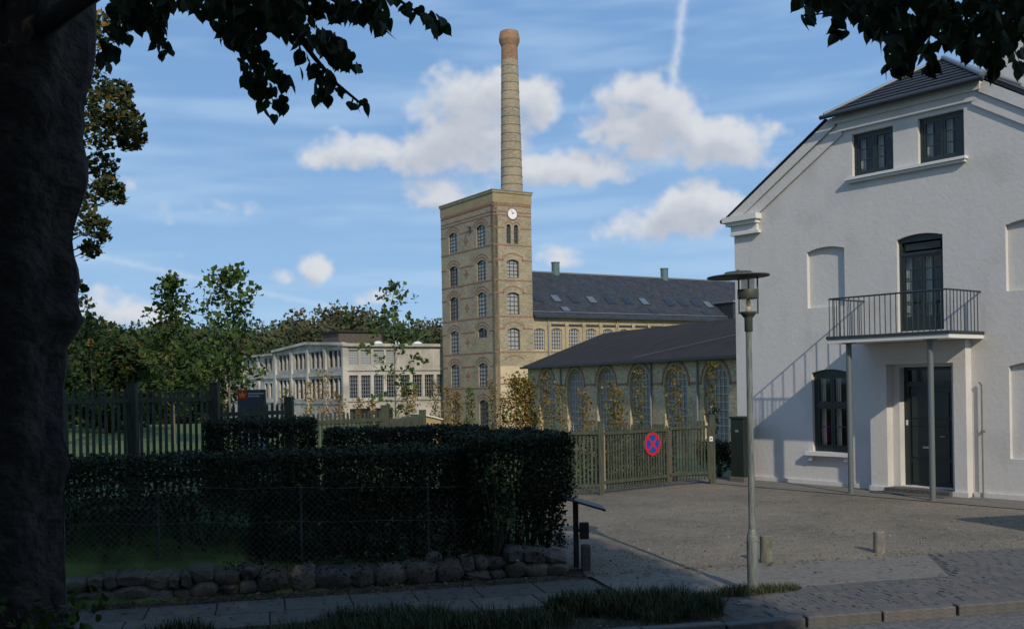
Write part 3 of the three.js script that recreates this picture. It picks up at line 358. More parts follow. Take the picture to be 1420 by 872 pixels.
// ---------- slatted wooden fences ----------
const picket = [0, 1, 2].map((k) => { const s = new THREE.Shape(); s.moveTo(-.022, 0); s.lineTo(.022, 0); s.lineTo(.022, .97); s.lineTo(.01, 1); s.lineTo(-.01, 1); s.lineTo(-.022, .97); s.closePath(); return new THREE.ExtrudeGeometry(s, { depth: .022, bevelEnabled: false }).translate(0, 0, -.011); });
M.fences = [M.fence, mottled(256, 1.2, [.032, .04, .027], [.056, .068, .046], 12, 4, 271, .85), mottled(256, 1.2, [.044, .054, .036], [.076, .09, .06], 12, 4, 272, .85)];
function panel(parent, A, B, top, base, spacing, r, railProud = .03) { // pickets and two rails from A to B ([x, D])
  const dx = B[0] - A[0], dz = -(B[1] - A[1]), L = Math.hypot(dx, dz), turn = Math.atan2(-dz, dx), n = Math.round((L - .16) / spacing);
  for (let i = 0; i < n; i++) { const f = (.08 + (i + .5) * (L - .16) / n) / L, m = mesh('picket', picket[0], M.fences[Math.floor(r() * 3)], parent); m.position.set(A[0] + dx * f, base + .03 + r() * .02, -A[1] + dz * f); m.rotation.set(0, turn, (r() - .5) * .012); m.scale.set(1, top - base - .05 + (r() - .5) * .025, 1); }
  for (const y of [top - .17, base + .22]) { const m = mesh('rail', bx(0, L, -.035, .035, -.02, .02), M.fence, parent); m.position.set(A[0] + Math.sin(turn) * -.032, y, -A[1] - Math.cos(turn) * .032 + .064 * (railProud > 0 ? 1 : 0)); m.rotation.y = turn; }
}
function fencePost(parent, x, D, top, base, w = .13) { const m = mesh('post', [rbx(w, top - base + .25, w, .012).translate(0, (top - base + .25) / 2 - .2, 0), rbx(w + .012, .02, w + .012, .004).translate(0, top - base + .06, 0)], M.fence, parent); m.position.set(x, base, -D); return m; }
{
  const r = rng(71), U = (u, D) => [(u - 710) / FOCAL * D, D];
  const P = [U(40, 15.0), U(183, 16.2), U(297, 17.2), U(400, 18.2), U(533, 20), U(585, 23.5)], tops = [2.62, 2.62, 2.35, 2.14, 1.96];
  const says = ['tall slatted garden fence in the shade behind the trunk', 'slatted fence panel stepping down beside the information sign', 'lowest slatted fence panels running down to the yard corner'];
  const runs = [[0, 1, 2], [2, 3], [3, 4, 5]];
  const g = thing('picket_fence', 'green slatted wooden fence stepping down the bank behind the hedges', 'fence');
  for (let i = 0; i < 5; i++) panel(g, P[i], P[i + 1], tops[i], tops[i] - 1.64, .105, r);
  P.forEach((p, i) => { const t = Math.max(tops[Math.max(0, i - 1)], tops[Math.min(4, i)]); fencePost(g, p[0], p[1], t + .03, t - 1.7, .15); });
  const h = thing('picket_fence', 'green slatted wooden fence along the back of the gravel yard', 'fence'), Q = [U(594, 23.85), U(674, 23.95), U(757, 24.0), U(832, 24.06)];
  for (let i = 0; i < 3; i++) panel(h, Q[i], Q[i + 1], 1.61, 0, .09, r); Q.forEach((p) => fencePost(h, p[0], p[1], 1.64, 0, .13)); fencePost(h, ...U(986, 26.16), 1.68, 0, .15);
  const ga = thing('wooden_gate', 'slatted wooden gate leaf carrying the round road sign', 'gate'), gb = thing('wooden_gate', 'narrow slatted gate leaf beside the outer gate post', 'gate');
  const a0 = U(836, 24.12), a1 = U(924, 25.5), b0 = U(928, 25.56), b1 = U(981, 26.1);
  panel(ga, a0, a1, 1.59, .06, .09, r); panel(gb, b0, b1, 1.62, .08, .09, r);
  for (const [g2, p, q] of [[ga, a0, M.fenceWorn], [ga, a1, M.fence], [gb, b0, M.fenceWorn], [gb, b1, M.fence]]) { const m = mesh('stile', rbx(.06, 1.36, .05, .006), q === M.fenceWorn && g2 === ga ? M.fenceWorn : M.fence, g2); m.position.set(p[0], .8, -p[1]); if (g2 === gb && p === b0) { m.material = M.wood; m.scale.x = 1.5; } }
  // round no-stopping sign hung on the gate
  const sp = at(905, 615.5, 25.12), turn = Math.atan2(a1[1] - a0[1], a1[0] - a0[0]), s = thing('road_sign', 'round blue and red no stopping sign fixed to the gate', 'sign', [sp.x, sp.y, sp.z], turn);
  const red = std(.50, .018, .02, .4), blue = std(.012, .06, .36, .4);
  mesh('plate', new THREE.CylinderGeometry(.285, .285, .006, 40).rotateX(Math.PI / 2), M.galv, s); mesh('blue_field', new THREE.CircleGeometry(.235, 40).translate(0, 0, .0075), blue, s); mesh('red_rim', new THREE.RingGeometry(.222, .284, 48).translate(0, 0, .0115), red, s);
  mesh('red_cross', [bx(-.225, .225, -.027, .027, .012, .0135).rotateZ(Math.PI / 4), bx(-.225, .225, -.027, .027, .0115, .013).rotateZ(-Math.PI / 4)], red, s);
  mesh('bracket', [bx(-.2, .2, -.02, .02, -.03, -.004)], M.galv, s);
  const tp = at(986.5, 608.5, 26.07), t2 = thing('gate_notice', 'tiny white notice on the outer gate post', 'notice', [tp.x, tp.y, tp.z]); mesh('plate', rbx(.09, .12, .01, .004), std(.7, .7, .66, .5), t2); mesh('print', bx(-.028, .028, -.012, .012, .0055, .007), M.dark, t2);
}
// ---------- street furniture ----------
{
  const g = thing('street_lamp', 'galvanised lamp post with a broad flat disc shade', 'street lamp', [2.91, 0, -12.66]), lathe = (pts, n = 24) => new THREE.LatheGeometry(pts.map(([a, b]) => new THREE.Vector2(a, b)), n);
  mesh('base_tube', lathe([[.068, -.3], [.07, .62], [.066, .68], [.048, .76], [.041, .78]]), M.galv, g); mesh('pole', lathe([[.041, .76], [.036, 3.30]]), M.galv, g); mesh('collar', lathe([[0, 3.2], [.05, 3.2], [.05, 3.36], [.075, 3.39], [.10, 3.42], [.10, 3.44], [0, 3.44]]), M.lampMetal, g);
  mesh('lower_glass', lathe([[.088, 3.44], [.088, 3.63]]), new THREE.MeshPhysicalMaterial({ color: C(.85, .86, .82), roughness: .12, transmission: .9, thickness: 0 }), g); mesh('ring', lathe([[.10, 3.60], [.128, 3.60], [.128, 3.71], [.10, 3.71], [.10, 3.60]]), M.lampMetal, g); mesh('upper_glass', lathe([[.082, 3.71], [.082, 3.84]]), new THREE.MeshPhysicalMaterial({ color: C(.8, .82, .8), roughness: .3, transmission: .8, thickness: 0 }), g);
  for (const a of [2.9, .6, 5.0]) mesh('strut', [bar([.122 * Math.cos(a), 3.41, .122 * Math.sin(a)], [.122 * Math.cos(a), 3.86, .122 * Math.sin(a)], .011, 6)], M.lampMetal, g);
  mesh('bulb', [new THREE.SphereGeometry(.03, 12, 8).scale(1, 1.7, 1).translate(0, 3.55, 0)], std(.55, .12, .06, .4), g); mesh('bulb_socket', lathe([[0, 3.44], [.03, 3.44], [.03, 3.5], [0, 3.5]], 12), std(.6, .58, .52, .5), g);
  const d = mesh('disc_shade', lathe([[0, 3.845], [.14, 3.845], [.375, 3.862], [.38, 3.872], [.375, 3.882], [.18, 3.905], [.16, 3.93], [.02, 3.94], [.02, 3.955], [0, 3.955]], 48), M.lampMetal, g); d.rotation.z = .03;
  const bol = (p, h, r0, label, mat) => { const b = thing('bollard', label, 'bollard', [p.x, 0, p.z]); mesh('column', lathe([[r0 * 1.06, -.15], [r0, h - .02], [r0 * .9, h], [0, h + .004]], 20), mat, b); };
  bol(onGround(1063, 780), .39, .085, 'mossy concrete bollard close behind the lamp post', mottled(128, .5, [.09, .10, .065], [.20, .19, .16], 6, 4, 301)); bol(onGround(1220, 766), .32, .083, 'short grey concrete bollard alone on the gravel edge', mottled(128, .5, [.14, .13, .115], [.23, .215, .19], 6, 4, 302));
}
{
  const b = thing('information_lectern', 'dark tilted information board on a post by the hedge corner', 'board', [.87, 0, -14.65]); mesh('post', rbx(.075, 1.1, .075, .008).translate(0, .37, 0), M.iron, b); const p = mesh('board_panel', rbx(.62, .03, .8, .01), std(.02, .022, .022, .5), b); p.position.set(.10, .92, 0); p.rotation.z = -.30; p.rotation.x = -.03; mesh('leaflet_box', rbx(.13, .23, .14, .01).translate(.115, .52, .03), std(.018, .022, .022, .5), b); mesh('box_arm', bx(.03, .06, .5, .54, .0, .03), M.iron, b);
  const q = onGround(813, 791), s = thing('wooden_post', 'short weathered wooden stump beside the board post', 'post', [q.x, 0, q.z]); mesh('stump', [rbx(.13, .52, .13, .02).translate(0, .10, 0)], M.wood, s);
  const c = at(1029, 625, 26.6), cab = thing('utility_cabinet', 'dark green utility cabinet at the white house corner', 'cabinet', [c.x, 0, c.z], -.9); mesh('case', rbx(.42, 1.52, .36, .012).translate(0, .86, 0), std(.012, .022, .014, .5), cab); mesh('lid', rbx(.47, .06, .41, .012).translate(0, 1.65, 0), std(.014, .025, .016, .5), cab); mesh('label_plate', bx(-.05, .05, 1.28, 1.34, .182, .186), std(.2, .22, .2, .5), cab); mesh('plinth', rbx(.5, .16, .44, .02).translate(0, .05, 0), M.granite[3], cab);
  // museum sign: dark board, red field with a crown, two lines of lettering, pale figures below
  const cv = document.createElement('canvas'); cv.width = 256; cv.height = 640; const x = cv.getContext('2d'); x.fillStyle = '#3a3f47'; x.fillRect(0, 0, 256, 640); x.fillStyle = '#b3261a'; x.fillRect(0, 0, 86, 86); x.fillStyle = '#e08a2c'; x.fillRect(20, 58, 46, 9); x.beginPath(); x.moveTo(18, 54); x.lineTo(12, 28); x.lineTo(28, 42); x.lineTo(43, 18); x.lineTo(58, 42); x.lineTo(74, 28); x.lineTo(68, 54); x.closePath(); x.fill(); x.beginPath(); x.arc(43, 15, 5, 0, 7); x.fill();
  x.fillStyle = '#c9ccd0'; x.font = 'bold 17px sans-serif'; x.fillText('NATIONALMUSEET', 98, 40, 150); x.fillText('BREDE VÆRK', 98, 64, 130);
  const gr = rng(8); for (let k = 0; k < 9; k++) { const fx = 14 + k * 27 + gr() * 8, h = 190 + gr() * 160; x.fillStyle = ['#8fb0c4', '#b9cdd6', '#6d8fa8', '#dfe6e6'][k % 4]; x.beginPath(); x.ellipse(fx, 640 - h, 9, 12, 0, 0, 7); x.fill(); x.fillRect(fx - 11, 640 - h + 14, 22, h); }
  const ct = new THREE.CanvasTexture(cv); ct.colorSpace = THREE.SRGBColorSpace; const sg = at(349, 570, 21.5), sx = thing('museum_sign', 'dark upright sign with red crown square behind the fence', 'sign', [sg.x, .75, sg.z]); mesh('panel', rbx(.585, 1.75, .06, .008).translate(0, .96, 0), std(.042, .05, .062, .5), sx); mesh('printed_face', new THREE.PlaneGeometry(.575, 1.44).translate(0, 1.11, .0345), new THREE.MeshStandardMaterial({ map: ct, roughness: .45 }), sx); mesh('foot', bx(-.2, .2, -.1, .09, -.02, .02), M.iron, sx);
}
{ // dark clipped hedge close behind the yard fence and gates
  const A = [-1.6, 24.75], B = [4.3, 27.05], L = Math.hypot(B[0] - A[0], B[1] - A[1]), g = thing('clipped_hedge', 'low dark hedge close behind the yard fence and gates', 'hedge', [A[0], -.05, -A[1]], Math.atan2(B[1] - A[1], B[0] - A[0])), r = rng(56), q = []; for (let i = 0; i < 26000; i++) { const f = r(), d = .22 * r() * r(); q.push([L * r(), f < .25 ? 1.38 - d * .6 : 1.4 * r(), f < .25 ? -.5 * r() : f < .85 ? -d : -.5 + d, (r() - .5) * 3, r() * 6.28, (r() - .5) * 3, .05 * (.7 + .7 * r())]); } scatter('foliage', leafGeo, M.leafDull, q, g, leafColour(r, [.007, .012, .005], [.018, .028, .009])); const st = []; for (let i = 0; i < 22; i++) st.push(limb([[L * (i + .5) / 22, -.1, -.25], [L * (i + .5) / 22 + (r() - .5) * .2, .6, -.25], [L * (i + .5) / 22 + (r() - .5) * .3, 1.2, -.25]], .02, .006, 4)); mesh('stems', st, M.barkThin, g);
}
{ // unseen wall added outside the frame to the right to cast shade on the gravel
  const g = thing('added_shade_wall', 'unseen plastered wall added to cast shade on the gravel', 'wall', [9.1, 0, -15.3], streetTurn); mesh('wall', bx(0, 6, -.1, 2.2, -.15, .15), M.plaster, g); mesh('coping', bx(-.04, 6.04, 2.2, 2.28, -.2, .2), M.slate, g);
}
// ---------- the white house (local x along the gable front, z out of it) ----------
function bandAlong(pts, w, d, z0 = 0) { const out = []; for (let i = 0; i < pts.length - 1; i++) { const [a, b] = [pts[i], pts[i + 1]], L = Math.hypot(b[0] - a[0], b[1] - a[1]); out.push(bx(0, L, -w, 0, z0, z0 + d).rotateZ(Math.atan2(b[1] - a[1], b[0] - a[0])).translate(a[0], a[1], 0)); } return out; }
function casement(parent, x0, x1, y0, y1, o = {}) { // a part 'window': frame, two or more sashes with bars, a pane for every light
  const w = part('window', parent), z = o.z ?? -.10, f = o.frame ?? .06, fr = [], rise = o.rise ?? 0, cols = o.cols ?? 2, mid = o.mid ?? .07;
  fr.push(bx(x0, x0 + f, y0, y1, z - .05, z + .02), bx(x1 - f, x1, y0, y1, z - .05, z + .02), bx(x0 + f, x1 - f, y0, y0 + f * 1.3, z - .05, z + .02), bx(x0 + f, x1 - f, y1 - f - rise, y1, z - .05, z + .018));
  const yTop = y1 - f - rise - (o.head ?? 0); if (o.head) fr.push(bx(x0 + f, x1 - f, yTop, yTop + .06, z - .05, z + .03), bx(x0 + f + .05, x1 - f - .05, yTop + .1, y1 - f - rise - .03, z - .04, z - .02));
  const ia = x0 + f, ib = x1 - f, iy = y0 + f * 1.3, leaf = (ib - ia) / cols, rows = o.rows ?? 3, per = o.per ?? 2, st = .045, base = o.base ?? 0, paneGeos = [];
  for (let c = 0; c < cols; c++) { const a = ia + leaf * c, b = a + leaf; const tiers = o.transom ? [[iy, o.transom - .03, o.rowsLow ?? 2], [o.transom + .03, yTop, o.rowsUp ?? 1]] : [[iy + base, yTop, rows]]; if (o.transom) fr.push(bx(ia, ib, o.transom - .03, o.transom + .03, z - .05, z + .026 + c * .002)); if (base) fr.push(bx(a + .004, b - .004, iy, iy + base, z - .035, z + .004));
    for (const [ya, yb, rw] of tiers) { fr.push(bx(a + .004, a + st, ya, yb, z - .035, z + .008), bx(b - st, b - .004, ya, yb, z - .035, z + .008), bx(a + st, b - st, ya, ya + st, z - .035, z + .008), bx(a + st, b - st, yb - st, yb, z - .035, z + .008));
      const pw = (b - a - 2 * st) / per, ph = (yb - ya - 2 * st) / rw; for (let i = 1; i < per; i++) fr.push(bx(a + st + pw * i - .009, a + st + pw * i + .009, ya + st, yb - st, z - .022, z + .002)); for (let j = 1; j < rw; j++) fr.push(bx(a + st, b - st, ya + st + ph * j - .009, ya + st + ph * j + .009, z - .021, z + .001));
      for (let i = 0; i < per; i++) for (let j = 0; j < rw; j++) paneGeos.push([a + st + pw * i + .004, a + st + pw * (i + 1) - .004, ya + st + ph * j + .004, ya + st + ph * (j + 1) - .004]); } }
  mesh('frame', fr, o.mat ?? M.greenPaint, w); for (const [a, b, c, d] of paneGeos) { const p = mesh('pane', new THREE.PlaneGeometry(b - a, d - c), M.glass, w); p.position.set((a + b) / 2, (c + d) / 2, z - .012); }
  if (o.pale_strip) { const q = []; for (let c = 0; c < cols; c++) { const a = ia + leaf * c + .01, n = 5; for (let i = 0; i < n; i++) q.push(bx(a + i * .022, a + i * .022 + .021, iy, yTop, z - .13 - (i % 2) * .02, z - .11 - (i % 2) * .02)); } mesh('pale_strip', q, M.pale_strip, w); }  // pale strips added left in each sash, standing in for its lit reveal
  return w;
}
{
  const K = 2.6 / 2.2, H = thing('white_house', 'white plastered gabled house with balcony and dark green windows', 'house', [5.95, 0, -27.355], -52 * Math.PI / 180); H.scale.setScalar(K);
  const seg = (x0, x1, y0, y1, r = .07) => arched(x0, x1, y0, y1 + r, r);
  const holes = [rect(3.04, 3.95, 6.22, 7.09), rect(4.47, 5.38, 6.23, 7.10), seg(3.99, 4.93, 3.09, 4.86), seg(1.99, 2.86, .70, 2.33), rect(3.99, 5.06, .12, 2.40)], niches = [seg(1.92, 2.82, 3.68, 4.85), seg(6.11, 7.0, 3.70, 4.87), seg(6.13, 7.03, .73, 2.37)];
  mesh('front_wall', wallGeo([[0, -.1], [8.4, -.1], [8.4, 5.85], [5.72, 7.5], [2.68, 7.5], [0, 5.85]], [...holes, ...niches], .32), M.plaster, H);
  for (const n of niches) mesh('blind_niche', wallGeo(n.map(([x, y]) => [x + (x > (n[0][0] + n[1][0]) / 2 ? .02 : -.02), y + (y > n[0][1] + .3 ? .02 : -.02)]), [], .1).translate(0, 0, -.085), M.plaster, H);
  mesh('back_walls', [bx(0, .3, -.1, 5.8, -11, -.325), bx(8.1, 8.4, -.1, 5.8, -11, -.325), bx(.3, 8.1, -.1, 5.8, -11, -10.7), bx(.3, 8.1, -.1, .05, -10.7, -.325), bx(.3, 8.1, 2.55, 2.75, -10.7, -.325), bx(.3, 8.1, 5.3, 5.5, -10.7, -.325)], M.plaster, H);
  // roof: two slopes, a half hip of slate courses with lead ridges
  const roof = part('roof', H), rz = -1.45, rh = 8.56, b0 = [-.22, 5.78], pk = 4.2;
  mesh('slope', slab4([-.24, 5.78, .02], [2.5, 7.49, .02], [2.5, 7.49, -11.2], [-.24, 5.78, -11.2], .05), M.slate, roof); mesh('slope', slab4([2.5, 7.49, .02], [pk, rh, rz], [pk, rh, -11.2], [2.5, 7.49, -11.2], .05), M.slate, roof);
  mesh('slope', slab4([5.9, 7.55, .1], [8.64, 5.84, .1], [8.64, 5.84, -11.2], [5.9, 7.55, -11.2], .07), M.slate, roof); mesh('slope', slab4([pk, rh, rz], [5.9, 7.55, .1], [5.9, 7.55, -11.2], [pk, rh, -11.2], .07), M.slate, roof);
  const n = 10; for (let i = 0; i < n; i++) { const f0 = i / n, f1 = (i + 1.12) / n, P = (f, up) => { const hw = 1.66 * (1 - f), y = mix(7.52, rh, f) + up, z = mix(.24, rz, f); return [[pk - hw, y, z], [pk + hw, y, z]]; }, [a, b] = P(f0, .03), [d, c] = P(Math.min(f1, 1), .006); if (i === n - 1) { d[0] = pk - .01; c[0] = pk + .01; } mesh('slate_course', slab4(a, b, c, d, .025), M.slate, roof); }
  mesh('hip_flashing', [bar([2.54, 7.57, .22], [pk, rh + .04, rz], .035, 6), bar([5.86, 7.57, .22], [pk, rh + .04, rz], .05, 6), bar([pk, rh + .03, rz], [pk, rh + .03, -11], .05, 6)], M.zinc, roof);
  mesh('gutter', [bar([2.5, 7.50, .28], [5.9, 7.50, .28], .045, 8), bar([-.28, 5.78, .1], [-.28, 5.78, -11], .05, 8)], M.iron, roof);
  mesh('verge', bandAlong([[-.24, 5.80], [2.5, 7.51]], .022, .1, .02), M.slate, roof);
  const ch = part('chimney', roof); mesh('stack', [bx(3.75, 4.65, 7.6, 9.6, -5.6, -4.6)], M.plaster, ch); mesh('chimney_cap', [bx(3.7, 4.7, 9.6, 9.72, -5.65, -4.55)], M.trim, ch);
  // plaster mouldings
  for (const [p, q] of [[[[-.1, 5.84], [2.6, 7.5]], [[.06, 5.70], [2.74, 7.33]]], [[[5.8, 7.5], [8.5, 5.84]], [[5.66, 7.33], [8.34, 5.70]]]]) mesh('gable_band', [...bandAlong(p, .2, .09), ...bandAlong(q, .22, .045)], M.plaster, H);
  mesh('frieze', [bx(2.66, 5.74, 7.36, 7.5, 0, .11), bx(2.74, 5.66, 7.19, 7.36, 0, .05)], M.plaster, H);
  for (const [a, b, s] of [[-.16, .74, 1], [7.66, 8.56, -1]]) mesh('cornice_return', [bx(a - .02, b + .02, 5.72, 5.84, -.1, .2), bx(a + .03, b - .03, 5.64, 5.72, -.1, .14), bx(a + (s > 0 ? .12 : .06), b - (s > 0 ? .06 : .12), 5.48, 5.64, -.06, .07), bx(a + (s > 0 ? .12 : .0), b - (s > 0 ? 0 : .12), 5.42, 5.48, -.06, .1)], M.trim, H);
  mesh('window_ledge', [bx(2.93, 5.45, 6.17, 6.22, 0, .12), bx(2.96, 5.42, 6.12, 6.17, 0, .08)], M.trim, H);
  mesh('plinth', [bx(-.04, 3.44, -.1, .10, -.05, .05), bx(5.48, 8.44, -.1, .10, -.05, .05)], M.plaster, H);
  // windows and doors
  casement(H, 3.04, 3.95, 6.22, 7.09, { pale_strip: 1 }); casement(H, 4.47, 5.38, 6.23, 7.10, { pale_strip: 1 }); casement(H, 1.99, 2.86, .70, 2.40, { rise: .07, transom: 1.66, rowsLow: 2, rowsUp: 1, per: 1, pale_strip: 1, frame: .07 });
  mesh('sill', [bx(1.88, 2.93, .62, .70, -.02, .14)], M.trim, H); mesh('sill_bracket', [bx(1.94, 2.02, .52, .62, 0, .09)], M.trim, H); mesh('sill_bracket', [bx(2.79, 2.87, .52, .62, 0, .09)], M.trim, H);
  const bd = casement(H, 3.99, 4.93, 3.03, 4.93, { rise: .07, head: .26, rows: 5, base: .22, pale_strip: 1 }); bd.name = 'balcony_door';
  // entrance: plaster surround, panelled door with transom light, steps
  mesh('door_surround', [wallGeo([[3.48, -.1], [3.48, 2.87], [5.44, 2.87], [5.44, -.1], [5.2, -.1], [5.2, 2.46], [3.84, 2.46], [3.84, -.1]], [], .2).translate(0, 0, .2), bx(3.44, 3.86, -.1, .1, .2, .25), bx(5.18, 5.48, -.1, .1, .2, .25)], M.plaster, H);
  const door = part('front_door', H), z = -.2; mesh('leaf', [bx(4.0, 5.05, .1, 2.02, z - .06, z)], M.greenPaintDoor, door); mesh('transom_frame', [bx(4.0, 5.05, 2.02, 2.12, z - .06, z + .04), bx(4.0, 5.05, 2.34, 2.4, z - .06, z + .03), bx(4.0, 4.08, 2.12, 2.34, z - .06, z + .03), bx(4.97, 5.05, 2.12, 2.34, z - .06, z + .03), bx(4.0, 4.1, .1, 2.02, z, z + .04), bx(4.95, 5.05, .1, 2.02, z, z + .04)], M.greenPaint, door); mesh('transom_light', bx(4.08, 4.97, 2.12, 2.34, z - .04, z - .03), M.glassDark, door);
  for (const [y0, y1] of [[.22, .56], [.7, 1.22], [1.3, 1.36], [1.46, 1.88]]) mesh('door_panel', [bx(4.18, 4.87, y0, y1, z, z + .012), bx(4.15, 4.9, y1, y1 + .03, z, z + .022), bx(4.15, 4.9, y0 - .03, y0, z, z + .022), bx(4.15, 4.18, y0, y1, z, z + .022), bx(4.87, 4.9, y0, y1, z, z + .022)], M.greenPaintDoor, door);
  mesh('letter_plate', bx(4.36, 4.56, .84, .88, z + .012, z + .025), std(.5, .45, .35, .4, { metalness: .6 }), door); mesh('door_handle', [bar([4.84, 1.08, z], [4.84, 1.08, z + .07], .012), bar([4.84, 1.08, z + .07], [4.74, 1.08, z + .07], .012)], std(.4, .32, .15, .4, { metalness: .7 }), door); mesh('name_plate', bx(4.03, 4.07, 1.28, 1.38, z + .04, z + .046), M.trim, door);
  mesh('step', [bx(3.86, 5.18, -.1, .10, -.3, .36)], M.granite[2], H); mesh('step', [bx(3.72, 5.24, -.1, .03, .36, .66)], M.granite[2], H);
  mesh('standpipe', [bar([5.66, -.1, .06], [5.66, 2.04, .06], .016, 8), bar([5.66, 2.04, .06], [5.62, 2.1, .06], .02, 8), bx(5.63, 5.69, 1.2, 1.23, 0, .05)], M.galv, H);
  mesh('porch_light', [new THREE.SphereGeometry(.09, 16, 8, 0, 6.3, 0, 1.57).scale(1, .7, 1).rotateX(Math.PI / 2).translate(4.5, 2.62, 0)], M.trim, H);
  // balcony on two iron posts
  const B = part('balcony', H); mesh('slab', [bx(3.22, 5.68, 2.88, 2.955, 0, 1.19)], M.trim, B); mesh('slab_edge', [bx(3.2, 5.70, 2.957, 3.01, 0, 1.21)], M.iron, B);
  mesh('handrail', [bar([3.26, 3.73, 0], [3.26, 3.73, 1.17], .016, 8), bar([3.26, 3.73, 1.17], [5.64, 3.73, 1.17], .016, 8), bar([5.64, 3.73, 1.17], [5.64, 3.73, 0], .016, 8)], M.iron, B);
  const rod = new THREE.CylinderGeometry(.0085, .0085, .72, 6).translate(0, .36, 0); for (let i = 0; i <= 22; i++) { const m = mesh('baluster', rod, M.iron, B); m.position.set(3.26 + 2.38 * i / 22, 3.0, 1.17); } for (const x of [3.26, 5.64]) for (let i = 1; i < 10; i++) { const m = mesh('baluster', rod, M.iron, B); m.position.set(x, 3.0, 1.17 * i / 10); }
  for (const [x, o] of [[3.56, 1.0], [5.24, 1.03]]) mesh('balcony_post', [bar([x, -.15, o], [x, 2.88, o], .052, 14), bar([x, -.1, o], [x, .035, o], .085, 14), bx(x - .09, x + .09, 2.86, 2.882, o - .09, o + .09)], M.ironPost, H);
  const ap = structure('house_apron', new THREE.PlaneGeometry(11.5, 1.42).rotateX(-Math.PI / 2).translate(4.5, .014, .71), M.asphaltPath); ap.position.copy(H.position); ap.rotation.y = H.rotation.y;
}
// ---------- the factory: tower, chimney, long wing, arched hall, white concrete block ----------
const GRID = 31.5 * Math.PI / 180, TC = [-1.472, 95], FL = -2.4;
function factoryWindow(parent, pts, o = {}) { // an opening with a metal sash: pane and bars set back in the wall
  const w = part('window', parent, o.pos ?? [0, 0, 0], o.turn ?? 0), [x0, x1, y0, y1, rise] = pts, z = o.z ?? -.2, cols = o.cols ?? 3, rows = o.rows ?? 5, f = [], t = o.t ?? .045;
  f.push(bx(x0, x0 + t * 1.4, y0, y1, z, z + .06), bx(x1 - t * 1.4, x1, y0, y1, z, z + .06), bx(x0, x1, y0, y0 + t * 1.4, z, z + .062)); for (let i = 1; i < cols; i++) { const x = mix(x0, x1, i / cols); f.push(bx(x - t / 2, x + t / 2, y0, y1, z, z + .05)); } for (let j = 1; j < rows; j++) { const y = mix(y0, y1, j / rows); f.push(bx(x0, x1, y - t / 2, y + t / 2, z, z + .048)); }
  if (rise) { const a = arched(x0, x1, y0, y1, rise, 10).slice(2); f.push(...bandAlong(a.slice().reverse(), t * 1.6, .06, z)); }
  mesh('frame', f, o.mat ?? M.sash, w); mesh('pane', [rise ? wallGeo(arched(x0 - .02, x1 + .02, y0 - .02, y1 + .02, rise + .005), [], .02).translate(0, 0, z - .002) : bx(x0 - .01, x1 + .01, y0 - .01, y1 + .01, z - .03, z - .004)], o.glass ?? M.wireGlass, w); return w;
}
function archBand(parent, x0, x1, y, rise, w, pos, turn, foot = 0, mat = M.redBrick) { const a = arched(x0, x1, y - 1, y, rise, 10).slice(2).reverse(), pts = foot ? [[x0 - foot, y - rise], ...a, [x1 + foot, y - rise]] : a; const m = mesh('brick_arch', bandAlong(pts, w, .03, 0), mat, parent); m.position.set(...pos); m.rotation.y = turn; return m; }
